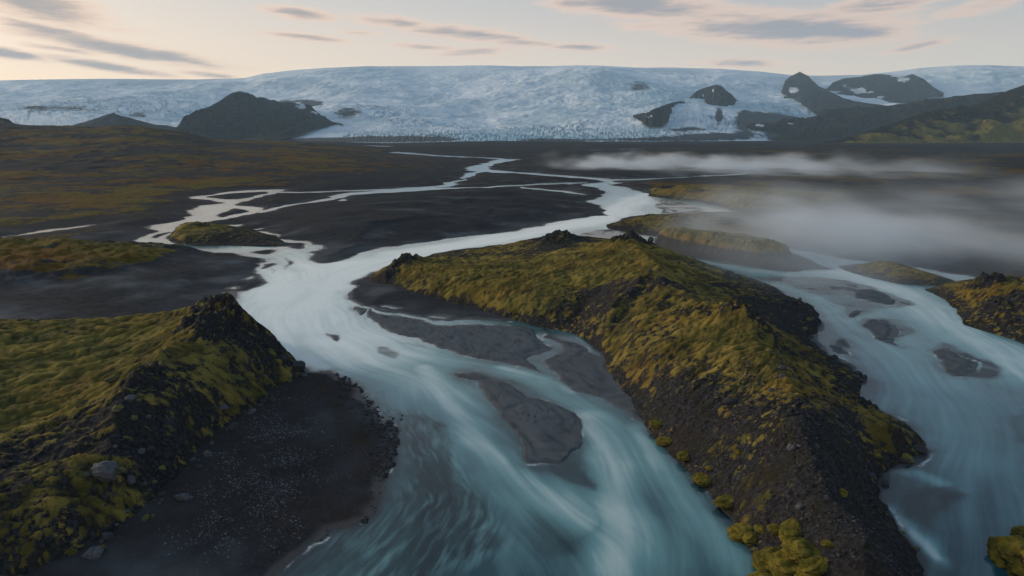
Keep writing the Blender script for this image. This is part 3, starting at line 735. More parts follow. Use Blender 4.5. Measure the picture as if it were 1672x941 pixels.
H2 = Hill([(603, 455), (620, 467), (690, 488), (760, 506), (830, 521), (880, 533), (930, 541), (985, 575), (990, 602), (1040, 662), (1064, 702), (1100, 742), (1150, 792), (1190, 842), (1235, 902), (1262, 945), (1300, 1030), (1420, 1160), (1540, 1040),
           (1512, 941), (1476, 876), (1439, 819), (1443, 783), (1462, 759), (1496, 750), (1510, 734), (1476, 692), (1427, 669), (1403, 641), (1409, 622), (1361, 589), (1346, 577), (1325, 557), (1334, 540), (1338, 515), (1325, 500), (1299, 487), (1269, 469),
           (1207, 451), (1160, 434), (1120, 417), (1085, 409), (1050, 404), (1000, 392), (950, 386), (900, 386), (842, 398), (799, 403), (737, 410), (703, 421), (672, 426), (640, 434)],
          [(660, 427, 5.0), (630, 445, 2.8), (700, 432, 4.6), (760, 428, 4.2), (820, 424, 3.2), (700, 465, 3.0), (770, 475, 3.6), (850, 490, 3.6), (900, 505, 3.0), (780, 450, 4.8), (850, 440, 5.6), (900, 425, 6.2), (950, 420, 7.2), (1000, 415, 8.2),
           (910, 384, 6.6), (880, 394, 4.6), (950, 398, 5.0), (1030, 395, 9.2), (1005, 400, 8.6), (1060, 408, 7.8), (1100, 416, 6.2), (1140, 430, 4.6), (1190, 449, 2.2), (990, 445, 7.8), (1040, 440, 8.2), (930, 470, 5.0), (960, 500, 4.0), (1000, 490, 5.6), (1040, 480, 7.2), (980, 540, 2.4),
           (1100, 470, 7.4), (1150, 460, 6.0), (1210, 490, 4.2), (1240, 480, 2.2), (1280, 505, 1.5), (1310, 530, 1.0), (1100, 510, 6.8), (1060, 540, 5.2), (1030, 590, 3.0), (1050, 630, 2.6), (1150, 540, 6.8), (1210, 520, 8.6), (1180, 530, 7.8), (1240, 540, 7.6), (1270, 570, 5.2), (1310, 600, 2.8),
           (1250, 600, 7.6), (1180, 620, 5.8), (1120, 660, 3.8), (1100, 700, 2.2), (1300, 660, 6.4), (1350, 660, 4.4), (1395, 670, 2.2), (1280, 700, 6.2), (1220, 720, 4.0), (1180, 770, 2.0), (1315, 745, 5.0), (1350, 730, 4.4), (1400, 740, 2.8), (1240, 800, 2.8), (1345, 800, 4.4), (1400, 810, 2.0),
           (1460, 715, 2.6), (1485, 730, 1.8), (1380, 885, 3.8), (1310, 880, 2.4), (1440, 890, 1.5), (1430, 980, 3)],
          [(656, 428, 5, 5, 1.2), (625, 447, 3, 5, 1.0), (690, 445, 4, 4, .6), (908, 385, 6.5, 8, 1.5), (880, 392, 5, 6, 1.0), (1030, 397, 9, 6, 1.6), (1010, 402, 8.5, 4, 1.1), (1050, 404, 8, 5, 1.0), (1205, 524, 8.5, 3.5, 1.3), (1235, 530, 8, 3, 1.3), (1185, 535, 7.5, 3, .8),
           (1260, 560, 6, 3, .9), (1210, 458, 2, 4, .7), (1480, 715, 2, 3, 1.2), (1420, 665, 1.5, 3, .8), (1340, 585, 1, 2.5, .8), (1300, 500, 1, 5, .5), (1330, 520, .8, 4, .5), (1450, 770, 1, 2.5, .9), (1450, 850, 1, 2.5, .8), (1400, 800, 2, 3, .5), (1070, 480, 7, 4, .5)],
          edge=1.0, rough=.9, moss=.66, rust=.45, scree=[(1400, 900, 3, 9), (1380, 780, 3, 6), (1330, 545, 1, 8), (1280, 510, 1, 8)], bare=[(1290, 520, 1, 12, 1.1), (1330, 545, .8, 8, 1.2), (1250, 475, 1.5, 9, .8), (1200, 690, 4, 7, .45), (1160, 720, 3, 7, .8), (1230, 790, 3, 8, .95), (1350, 790, 4, 7, 1.0), (1400, 760, 3, 6, .9), (1420, 860, 2, 9, 1.2), (1330, 860, 3.5, 6, .9), (1400, 920, 3, 9, 1.2), (1380, 660, 3, 5, .4), (1415, 650, 1.5, 5, 1), (1385, 695, 3, 3, .9), (960, 490, 4, 8, .9), (1000, 470, 6, 5, .5), (930, 525, 2, 6, .4), (1060, 560, 4, 4, .4), (950, 400, 4.5, 10, .6), (870, 410, 4, 10, .6), (1120, 620, 3, 5, .3), (1150, 500, 6, 5, .3), (1070, 670, 2, 6, .5), (1380, 600, 1, 4, .8), (1450, 880, 1, 8, 1)],
          crests=[([(1030, 395, 9.4), (1060, 430, 8.6), (1075, 455, 8.2), (1090, 480, 7.8), (1130, 508, 7.4), (1205, 520, 8.6), (1250, 590, 7.6), (1290, 655, 6.6), (1320, 740, 5), (1350, 800, 4.4), (1390, 890, 3.8)], 1.9, 5),
                  ([(1075, 452, 8), (1020, 490, 6.2), (985, 525, 3.6)], 1.5, 3), ([(1085, 490, 7.6), (1050, 530, 5.4), (1015, 570, 3)], 1.3, 2.8), ([(1120, 520, 7), (1090, 570, 5), (1060, 620, 3)], 1.0, 2.6), ([(1205, 525, 8.4), (1150, 590, 6), (1110, 640, 4)], 1.0, 3),
                  ([(985, 452, 7.4), (960, 490, 4.6), (930, 525, 2)], -1.4, 3), ([(1050, 485, 6.4), (1015, 525, 4), (985, 560, 2)], -1.2, 2.6), ([(660, 428, 5), (720, 440, 4.8), (800, 440, 5.2), (900, 425, 6.2), (1000, 412, 8.4)], .8, 6),
                  ([(1250, 600, 7.4), (1320, 630, 4), (1370, 640, 2.4)], .7, 2.5), ([(1320, 740, 5), (1390, 740, 3), (1440, 735, 2.4), (1495, 733, 1.8)], 1.0, 3), ([(1290, 660, 6.4), (1220, 720, 4), (1170, 770, 2)], .6, 2.5)])
build_hill('island', H2, 'long mossy lava island in the middle between the two river arms', 600, 1540,
           bare=[(1290, 520, 1, 12, 1.1), (1330, 545, .8, 8, 1.2), (1250, 475, 1.5, 9, .8), (1200, 690, 4, 7, .45), (1160, 720, 3, 7, .8), (1230, 790, 3, 8, .95), (1350, 790, 4, 7, 1.0), (1400, 760, 3, 6, .9), (1420, 860, 2, 9, 1.2), (1330, 860, 3.5, 6, .9), (1400, 920, 3, 9, 1.2), (1380, 660, 3, 5, .4), (1415, 650, 1.5, 5, 1), (1385, 695, 3, 3, .9),
                 (960, 490, 4, 8, .9), (1000, 470, 6, 5, .5), (930, 525, 2, 6, .4), (1060, 560, 4, 4, .4), (950, 400, 4.5, 10, .6), (870, 410, 4, 10, .6), (1120, 620, 3, 5, .3), (1150, 500, 6, 5, .3), (1070, 670, 2, 6, .5), (1380, 600, 1, 4, .8), (1450, 880, 1, 8, 1)],
           lush=[(900, 440, 6, 25, .35), (1000, 440, 8, 15, .4), (800, 470, 4, 20, .2), (1120, 580, 5, 9, .3), (1270, 620, 7, 8, .35), (1320, 640, 5, 8, .3), (1450, 700, 3, 3.5, .9), (700, 440, 4, 14, .2)])

H3 = Hill([(1064, 393), (1075, 403), (1100, 411), (1133, 420), (1200, 431), (1270, 442), (1320, 442), (1357, 438), (1330, 428), (1290, 412), (1240, 400), (1150, 390), (1100, 386)],
          [(1075, 387, 3.0), (1110, 376, 5.3), (1150, 377.5, 5.6), (1200, 383, 5.4), (1240, 391, 5.0), (1265, 402, 4.2), (1290, 417, 2.4), (1320, 429, 1.0), (1130, 387, 5.4), (1180, 393, 5.4), (1230, 403, 4.9), (1100, 384, 4.8), (1130, 405, 1.9), (1180, 416, 1.9), (1230, 426, 1.7), (1270, 432, 1.2), (1090, 395, 3.2)],
          [(1130, 396, 3, 6, .9), (1160, 399, 3.5, 6, 1.0), (1190, 404, 3.5, 6, 1.0), (1220, 408, 3.5, 6, 1.0), (1250, 412, 3.5, 6, 1.0), (1110, 378, 5, 4, .8), (1265, 410, 3, 5, .9)], edge=2.2, rough=.40, moss=.80, rust=.62, terrace=((-2, 0, 2.0, 2.9, 4.2, 7), (-2, 0, 1.3, 4.5, 5.3, 5.9)))
build_hill('island', H3, 'flat topped mossy islet with a dark columnar lava cliff beyond the long island', 1060, 1360, .0018, .05, steep=1.4, top=(3.9, .9))

H4 = Hill([(1378, 437), (1432, 455), (1480, 464), (1530, 468), (1572, 465), (1530, 450), (1480, 438), (1420, 432)],
          [(1400, 435, 1.0), (1430, 431, 2.0), (1455, 430, 2.2), (1490, 438, 2.1), (1530, 450, 1.4), (1450, 446, 1.3), (1500, 455, 1.2), (1555, 461, .6)], [(1455, 431, 2, 5, .5)], edge=.8, rough=.4, moss=.85, rust=.7)
build_hill('island', H4, 'small low tawny islet half hidden in mist in the right river', 1378, 1575, .0022, .05)

H5 = Hill([(1521, 473), (1543, 487), (1566, 507), (1580, 527), (1605, 540), (1672, 561), (1760, 592), (2000, 640), (2200, 600), (2100, 500), (1800, 465), (1690, 455), (1600, 458), (1560, 462)],
          [(1540, 467, 1.4), (1570, 464, 2.4), (1595, 462, 3.4), (1612, 453, 5.0), (1640, 457, 4.9), (1672, 462, 4.9), (1760, 470, 5.5), (1900, 500, 6), (1600, 500, 2.2), (1640, 500, 3.4), (1672, 520, 2.6), (1740, 540, 3)],
          [(1612, 456, 5, 4, 1.4), (1640, 490, 4, 6, .8), (1672, 480, 4.5, 6, .7), (1600, 480, 3, 5, .6)], edge=1.0, rough=.7, moss=.62, rust=.62)
build_hill('hill', H5, 'tawny moss topped hill at the right edge with dark slopes above misty water', 1521, 1800, .003, .06, bare=[(1620, 525, 1.5, 12, .8), (1680, 545, 1.5, 12, .8)])

H6 = Hill([(275, 391), (305, 399.5), (380, 401), (458, 402), (470, 395), (440, 383), (390, 372), (340, 365), (303, 364), (286, 376)],
          [(303, 365, 4.4), (320, 365, 4.6), (350, 370, 3.8), (390, 380, 2.6), (440, 391, 1.2), (285, 380, 2.4), (300, 385, 2.4), (350, 390, 1.6), (320, 377, 3.2)], [(330, 366, 4.5, 4, .7), (303, 366, 4, 4, .5)], edge=.8, rough=.6, moss=.62, rust=.35)
build_hill('hill', H6, 'dark hillock with a mossy left end beside the warm pond', 270, 475, .0022, .05, steep=1.2, bare=[(410, 388, 2, 30, 1.0)], lush=[(300, 380, 3, 22, .5)])

H7 = Hill([(1058, 320), (1095, 325), (1134, 329), (1175, 337), (1200, 345), (1250, 352), (1330, 345), (1400, 335), (1380, 318), (1300, 310), (1200, 305), (1100, 304), (1068, 309)],
          [(1070, 310, 3.4), (1090, 307, 4.6), (1120, 311, 4.6), (1150, 314, 4.4), (1180, 311, 6.0), (1210, 309, 6.4), (1260, 313, 5.4), (1320, 318, 4.6), (1370, 322, 4), (1140, 321, 2.6), (1190, 328, 3.0), (1230, 335, 3.2), (1290, 330, 4)], [(1085, 307, 4.5, 7, 1.0), (1150, 314, 4, 6, .6)], edge=.7, rough=.9, moss=.72, rust=.75)
build_hill('hill', H7, 'tawny hummocky bank rising out of the mist beyond the flat topped islet', 1055, 1400, .0022, .05)

H8 = Hill([(990, 370.5), (1014, 376.5), (1047, 383), (1100, 389), (1160, 385), (1230, 372), (1250, 352), (1190, 346), (1120, 349), (1040, 357), (1010, 363)],
          [(1010, 364, 1.6), (1035, 357, 3.0), (1060, 352, 4.0), (1100, 351, 3.6), (1140, 349, 3.8), (1180, 347, 4.2), (1060, 370, 1.8), (1110, 372, 2.2), (1160, 366, 2.6), (1210, 360, 3)], [(1060, 352, 4, 6, .6), (1140, 350, 3.6, 6, .5)], edge=.7, rough=.6, moss=.5, rust=.7)
build_hill('hill', H8, 'low brown spit pointing left into the river behind the outcrop of the long island', 990, 1255, .0022, .05)

# ------------------------------------------------------------------ far ridges: each a sheet running from its foot over its crest and down behind
SKY = [(-900, 150), (-200, 134), (0, 131), (60, 130), (150, 129.5), (250, 129.5), (380, 129), (400, 128), (430, 121), (470, 116), (530, 111.5), (600, 108.5), (700, 107.5), (800, 107), (850, 109), (900, 109), (940, 107.5), (980, 108), (1040, 111), (1100, 110.5), (1180, 113), (1240, 117), (1290, 122),
       (1340, 124), (1400, 123), (1450, 118), (1500, 112), (1560, 108), (1620, 107), (1672, 108.5), (1900, 112), (2600, 125)]
FOOT = [(-900, 214), (0, 212), (120, 211), (200, 210), (280, 216), (330, 224), (400, 230), (450, 232), (760, 233), (1000, 232.5), (1100, 231), (1180, 228), (1240, 226), (1340, 226), (1500, 226), (2600, 226)]
GYF = [(-900, 4600), (280, 4500), (430, 3450), (700, 3320), (1050, 3320), (1180, 3900), (1300, 4300), (2600, 4600)]
GYC = 9800.0
def ice_Y(px, row):
    """ground distance of the glacier's surface at a photo column and row"""
    f = np.interp(px, *np.array(FOOT, float).T); c = np.interp(px, *np.array(SKY, float).T); y0 = np.interp(px, *np.array(GYF, float).T)
    u = sat((f - row) / (f - c)) ** (1 / .82)
    return y0 + (GYC - y0) * u

def ridge_sheet(name, mat, cols, foot, crest, Yf, Yc, label, cat, prof=1.0, rows=110, back=500, gully=30, lam=260, seed=1, relief=1.0, attrs=None, step=1.3, on_ice=0.0):
    px = np.arange(cols[0], cols[1], step)
    fr = np.interp(px, *np.array(foot, float).T); cr = np.interp(px, *np.array(crest, float).T)
    yf = np.interp(px, *np.array(Yf, float).T) if not np.isscalar(Yf) else np.full(px.shape, float(Yf))
    yc = np.interp(px, *np.array(Yc, float).T) if not np.isscalar(Yc) else np.full(px.shape, float(Yc))
    if name == 'mountain':
        q = px * 1.0; cr = cr + 1.5 * fbm(q, q * 0 + seed, 22, 4, .6, seed + 60) ; fr = np.maximum(fr + (5.0 if on_ice and on_ice < .3 else 0) * fbm(q, q * 0 + seed, 14, 4, .6, seed + 61), cr + .5)
    if on_ice:      # stands on the glacier: foot on the ice, crest in front of the ice behind it
        iy = ice_Y(px, fr); high = sat((np.interp(px, *np.array(FOOT, float).T) - fr) / 4)
        yf = yf * (1 - high) + (iy - 170) * high
        yc = np.minimum(np.maximum(yc, yf + 40) * (1 - high) + (yf + on_ice * (ice_Y(px, cr) - yf) + 10) * high, ice_Y(px, cr) - 5 + 900 * (cr < np.interp(px, *np.array(SKY, float).T)))
    s = np.concatenate([np.linspace(-.06, 1, rows), np.linspace(1, 1.35, 14)[1:]])
    S, PX = np.meshgrid(s, px, indexing='ij')
    Sf = np.clip(S, -1, 1); over = np.maximum(S - 1, 0) / .35
    ROW = fr + (cr - fr) * np.sign(Sf) * np.abs(Sf) ** prof
    YY = yf + (yc - yf) * Sf
    X, Y, Z = PY(PX, ROW, YY)
    k = 1 + over * back / np.maximum(YY, 1)
    X = X * k; Y = Y * k; Z = Z - over ** 1.5 * back * .45
    win = sat(S * 5) * sat((1.02 - S) * 6)
    n = fbm(X, Y, lam, 6, .55, seed, None, 'ridge')
    n2 = fbm(X, Y * .7, lam * .22, 4, .55, seed + 7)
    Z = Z + win * gully * (.8 * n + .35 * n2) * np.clip((fr - cr) / 30, .08, 1)
    Z = Z + gully * .10 * sat((S - .9) * 8) * fbm(X, Y, lam * .25, 4, .6, seed + 3) * relief
    if name == 'glacier':
        Z = Z + win * (130 * fbm(X, Y * .5, 1600, 3, .40, 441) + 18 * fbm(X * .5, Y, 420, 4, .6, 442, None, 'ridge'))
    at = attrs(PX, ROW, S, X, Y, Z, n, n2)
    o = make_mesh(name, np.stack([X, Y, Z], -1).reshape(-1, 3), grid_faces(len(s), len(px)), MAT[mat], at)
    tag(o, label, cat, 'structure'); return o

def soft(PX, ROW, cx, cy, rx, ry): return np.exp(-((PX - cx) / rx) ** 2 - ((ROW - cy) / ry) ** 2)
def ice_attr(PX, ROW, S, X, Y, Z, n, n2):
    crev = .12 + 1.0 * sat(fbm(X, Y, 900, 4, .55, 401) * 1.6)
    crev = crev * sstep(108, 135, ROW) + .8 * soft(PX, ROW, 1060, 160, 120, 22) + .8 * soft(PX, ROW, 220, 175, 200, 20) + .7 * soft(PX, ROW, 600, 115, 60, 9) + .6 * soft(PX, ROW, 980, 140, 90, 14) + .9 * soft(PX, ROW, 1280, 180, 60, 14)
    crev = crev + .9 * sstep(205, 222, ROW + .012 * (PX - 800)) * (PX > 560) * (PX < 1120)
    band = fbm(PX * 1.0 + 3 * ROW, ROW * 9, 150, 5, .55, 451)
    tilt = ROW - .04 * PX
    c1 = fbm(PX, tilt * 2.4, 16, 4, .62, 452, None, 'ridge'); c2 = fbm(PX * 1.3, ROW * 1.1, 9, 3, .6, 453, None, 'ridge')
    crack = sat((np.where(ROW > 200, .5 * c1 + .7 * c2, c1) - .05) * 2.2)
    crev = (crev + .5 * band * sstep(112, 130, ROW)) * (.30 + .70 * sstep(150, 205, ROW + 25 * band))
    blue = .25 * crev + .7 * sat(-band) * sstep(125, 185, ROW) + .7 * sstep(206, 226, ROW) * sat(1 - np.abs(PX - 800) / 330) + .5 * soft(PX, ROW, 1120, 165, 160, 25) + .5 * soft(PX, ROW, 620, 118, 80, 10) + .45 * soft(PX, ROW, 1560, 130, 120, 12)
    dirt = 1.25 * soft(PX, ROW, 640, 227, 120, 6) + 1.2 * soft(PX, ROW, 540, 229, 55, 4) + 1.2 * soft(PX, ROW, 420, 224, 50, 10) + .8 * soft(PX, ROW, 570, 192, 28, 7) + 1.2 * soft(PX, ROW, 480, 160, 32, 6) + 1.0 * soft(PX, ROW, 510, 172, 22, 9) + .7 * soft(PX, ROW, 120, 185, 60, 5) + .7 * soft(PX, ROW, 60, 190, 30, 5)
    dirt = dirt + .8 * soft(PX, ROW, 900, 230, 70, 4) + 1.1 * soft(PX, ROW, 1160, 224, 80, 6) + .9 * soft(PX, ROW, 1050, 228, 90, 3) + .7 * soft(PX, ROW, 225, 186, 20, 4) + .8 * soft(PX, ROW, 1045, 152, 22, 8) + 1.3 * soft(PX, ROW, 1260, 205, 50, 12) + 1.5 * sstep(1240, 1290, PX) * sstep(196, 206, ROW)
    dirt = dirt + 1.0 * soft(PX, ROW, 1173, 200, 7, 9) + .9 * soft(PX, ROW, 1120, 212, 40, 4) + .9 * soft(PX, ROW, 1215, 205, 12, 14) + .8 * soft(PX, ROW, 1070, 200, 26, 8)
    return dict(crev=sat(crev), blue=sat(blue), dirt=sat(dirt), band=sat(.5 + 1.5 * band + .25 * (ROW < 128)), crack=crack)
ridge_sheet('glacier', 'ice', (-900, 2500), FOOT, SKY, GYF, GYC, 'broad pale blue glacier spilling from the ice cap across the whole horizon', 'glacier', prof=.82, rows=330, back=1500, gully=34, lam=700, seed=11, relief=.2, attrs=ice_attr, step=1.5)

def rock_attr(grass=.3, snow=None):
    def f(PX, ROW, S, X, Y, Z, n, n2):
        sn = np.zeros_like(X)
        for cx, cy, rx, ry, s in (snow or ()): sn = sn + s * soft(PX, ROW, cx, cy, rx, ry)
        return dict(moss=sat(grass + .8 * n2 - .3 * S), snow=sat(sn + (.25 * n if snow else 0) * (sn > .1)))
    return f
ridge_sheet('mountain', 'mount', (270, 560), [(270, 226), (330, 228), (400, 231), (470, 222), (520, 205), (560, 200)], [(270, 224), (292, 205), (300, 196), (312, 188), (330, 179), (350, 171), (366, 160), (378, 153), (390, 150), (402, 152), (412, 154), (420, 160), (430, 159.5), (440, 163), (455, 167), (470, 167), (490, 172), (510, 179), (522, 186), (540, 197), (560, 203)],
            3700, [(270, 3750), (390, 4500), (560, 3900)], 'dark blue mountain with a notched summit in front of the glacier, left of centre', 'mountain', gully=95, lam=300, seed=21, on_ice=.55, attrs=rock_attr(.45, [(500, 165, 26, 5, .7), (490, 182, 12, 4, .6), (515, 190, 14, 5, .5)]))
ridge_sheet('mountain', 'mount', (60, 300), [(60, 214), (300, 222)], [(60, 214), (110, 207), (140, 198), (165, 190), (185, 184.5), (200, 190), (225, 196), (250, 203), (270, 205), (300, 210)], 4000, 4400, 'low dark foothill under the left arm of the glacier', 'mountain', gully=30, lam=260, seed=31, attrs=rock_attr(.4, [(215, 187, 16, 4, .4)]))
ridge_sheet('mountain', 'mount', (1118, 1208), [(1118, 172), (1140, 172), (1150, 175), (1160, 181), (1172, 187), (1182, 186), (1192, 180), (1202, 172), (1208, 168)], [(1118, 170), (1128, 158), (1138, 148), (1150, 144), (1160, 141), (1170, 138), (1178, 140), (1186, 148), (1195, 154), (1202, 163), (1208, 168)],
            5000, 5500, 'steep dark nunatak standing alone in the glacier between white ice lobes', 'mountain', gully=50, lam=160, seed=41, step=.8, on_ice=.25, attrs=rock_attr(.1, [(1163, 149, 5, 3, .6), (1148, 158, 3, 2, .6), (1166, 139, 4, 2, .5)]))
ridge_sheet('mountain', 'mount', (1034, 1122), [(1034, 192), (1050, 200), (1064, 206), (1080, 204), (1095, 192), (1108, 180), (1122, 171)], [(1034, 188), (1050, 184), (1064, 181), (1080, 174), (1095, 168), (1108, 165), (1122, 166)], 4700, 5000, 'broken dark rock step in the icefall left of the nunatak', 'mountain', gully=40, lam=150, seed=51, step=.8, on_ice=.25, attrs=rock_attr(.05, [(1055, 183, 12, 4, .6), (1060, 192, 10, 4, .5)]))
ridge_sheet('mountain', 'mount', (1280, 1542), [(1280, 160), (1300, 150), (1330, 150), (1360, 150), (1400, 160), (1450, 165), (1500, 162), (1540, 152), (1600, 150)], [(1280, 158), (1350, 145), (1360, 134), (1375, 129), (1400, 126), (1420, 123), (1440, 121), (1462, 124), (1475, 126), (1490, 121), (1500, 126), (1512, 132), (1525, 143), (1540, 151), (1600, 152)],
            6600, 7300, 'farthest dark ridge with snow streaks under the right end of the ice cap', 'mountain', gully=50, lam=260, seed=61, on_ice=.55, attrs=rock_attr(.05, [(1475, 132, 14, 5, .7), (1400, 148, 18, 4, .6), (1415, 152, 20, 3, .6), (1380, 142, 8, 4, .5), (1440, 160, 20, 3, .5), (1462, 125, 12, 3, .7), (1508, 137, 5, 3, .5)]))
ridge_sheet('mountain', 'mount', (1190, 1640), [(1190, 229), (1400, 231), (1640, 230)], [(1190, 228), (1215, 219), (1240, 208), (1262, 202), (1280, 195), (1330, 196), (1338, 186), (1345, 180), (1420, 176), (1480, 168), (1520, 162), (1560, 158), (1640, 150)], 4100, 4700, 'broad dark slope at the foot of the pointed peak', 'mountain', gully=95, lam=380, seed=71, on_ice=.55, attrs=rock_attr(.5, [(1250, 204, 20, 4, .5), (1300, 199, 20, 3, .45)]))
ridge_sheet('mountain', 'mount', (1276, 1480), [(1276, 152), (1300, 160), (1340, 190), (1480, 190)], [(1276, 150), (1282, 132), (1290, 126), (1300, 120), (1306, 117.5), (1313, 121), (1320, 124), (1328, 133), (1338, 142), (1352, 148), (1375, 160), (1400, 166), (1440, 172), (1480, 178)], 4700, [(1276, 5100), (1306, 5600), (1480, 5000)], 'pointed dark peak breaking the skyline with a white snow patch on its left flank', 'mountain', gully=50, lam=200, seed=81, step=.8, on_ice=.55, attrs=rock_attr(.2, [(1296, 149, 9, 5, .9)]))
ridge_sheet('mountain', 'greenhill', (1330, 2500), [(1330, 236), (2500, 240)], [(1330, 234), (1360, 231), (1390, 224), (1430, 212), (1460, 200), (1490, 191), (1520, 181), (1545, 178), (1565, 173), (1585, 175), (1605, 167), (1630, 155), (1650, 147), (1672, 139), (1720, 120), (1800, 96), (1950, 80), (2500, 110)], 2750, [(1330, 2800), (1450, 3200), (1672, 3500), (2500, 3500)],
            'green and black hillside sloping up to the right edge at the end of the plain', 'mountain', gully=55, lam=420, seed=91, attrs=lambda PX, ROW, S, X, Y, Z, n, n2: dict(moss=sat(.95 - 1.1 * S + .7 * n2 + .5 * fbm(X, Y, 300, 4, .55, 99)), snow=np.zeros_like(X)))
ridge_sheet('mountain', 'greenhill', (-500, 45), [(-500, 216), (45, 216)], [(-500, 150), (-200, 172), (-60, 182), (-10, 190), (5, 193), (15, 196), (24, 203), (34, 208), (45, 212)], 1900, 2100, 'dark rounded knoll at the left edge behind the moor', 'mountain', gully=14, lam=200, seed=95, attrs=rock_attr(.4))
ridge_sheet('mountain', 'mount', (1205, 1345), [(1205, 224), (1225, 228), (1300, 228), (1345, 226)], [(1205, 220), (1212, 212), (1225, 203), (1245, 200), (1262, 203), (1280, 198), (1300, 200), (1318, 192), (1335, 190), (1345, 192)], 4250, 4500, 'dark broken buttress below the hanging ice to the right of the white lobes', 'mountain', gully=40, lam=140, seed=85, step=.8, on_ice=.25, attrs=rock_attr(.1, [(1240, 207, 10, 4, .6), (1222, 214, 6, 4, .5), (1290, 203, 14, 3, .5)]))
# flat ground under the mountains out to the horizon
xs, ys, RR, nr_, nc_ = polar(-60, 60, 60, 3650, 12000, .06)
under = make_mesh('ground', np.stack([xs, ys, np.full_like(xs, -6)], -1).reshape(-1, 3), grid_faces(nr_, nc_), MAT['sand'], dict(wet=xs * 0, moss=xs * 0, rust=xs * 0, pale=xs * 0, brown=xs * 0))
tag(under, 'dark plain continuing under the glacier and mountains', 'ground', 'structure')


# ------------------------------------------------------------------ loose stones and moss cushions
import bmesh
def land_z(x, y):
    x = np.atleast_1d(np.asarray(x, float)); y = np.atleast_1d(np.asarray(y, float)); r = np.hypot(x, y)
    z = base_land(x, y, r)[0]
    for hl in (H1, H2, H3, H5):
        z = np.maximum(z, hl.height(x, y, r)[0])
    return z

def blob_mesh(name, seed, sub, amp, lam, facets, squash, mat, smooth=False, fuzz=0.0):
    bm = bmesh.new(); bmesh.ops.create_icosphere(bm, subdivisions=sub, radius=1.0)
    rg = np.random.default_rng(seed)
    P = np.array([v.co[:] for v in bm.verts])
    N = rg.normal(size=(facets, 3)); N /= np.linalg.norm(N, axis=1)[:, None]; dd = rg.uniform(.55, .85, facets)
    for n, q in zip(N, dd):
        over = np.maximum(P @ n - q, 0); P = P - over[:, None] * n * .92
    rad = np.linalg.norm(P, axis=1); D = P / rad[:, None]
    nz = perlin(D[:, 0] / lam + 3 * D[:, 2], D[:, 1] / lam - 2 * D[:, 2] + seed, seed) + .5 * perlin(D[:, 0] / lam * 2.3 - 3 * D[:, 2], D[:, 2] / lam * 2.3 + 5 + D[:, 1], seed + 1)
    if fuzz:
        for lq, aq in ((.22, 1.0), (.10, .6), (.045, .45)):
            nz = nz + fuzz / amp * aq * np.abs(perlin(D[:, 0] / lq + 2.1 * D[:, 2] / lq, D[:, 1] / lq - 1.7 * D[:, 2] / lq, seed + 9))
    P = P * (1 + amp * nz)[:, None] * np.array(squash)
    for v, p in zip(bm.verts, P): v.co = p
    me = bpy.data.meshes.new(name); bm.to_mesh(me); bm.free()
    me.polygons.foreach_set('use_smooth', np.full(len(me.polygons), smooth, bool)); me.materials.append(mat); me.update()
    return me

def sight_hit(px, py):
    zz = np.linspace(14, -.1, 90); x, y = G(np.full(90, px), np.full(90, py), zz); lz = land_z(x, y)
    hit = np.nonzero(lz >= zz)[0]; i = hit[0] if len(hit) else 89
    return float(x[i]), float(y[i]), max(float(lz[i]), -.1)

ST = {k: [blob_mesh('boulder', 500 + i + 40 * j, 4, .15, .55, 11, (1, .82, .68), MAT[k]) for i in range(5)] for j, k in enumerate(('stone', 'pale_stone', 'mossy_stone'))}
def stone(name, mesh, x, y, z, size, label, group=None, sink=.25, cat='rock'):
    o = bpy.data.objects.new(name, mesh); COL.objects.link(o)
    o.location = (x, y, z + size * (.68 * .5 - sink)); o.scale = (size * random.uniform(.85, 1.15), size * random.uniform(.85, 1.15), size * random.uniform(.85, 1.2))
    o.rotation_euler = (random.uniform(-.25, .25), random.uniform(-.25, .25), random.uniform(0, 6.28))
    return tag(o, label, cat, None, group)

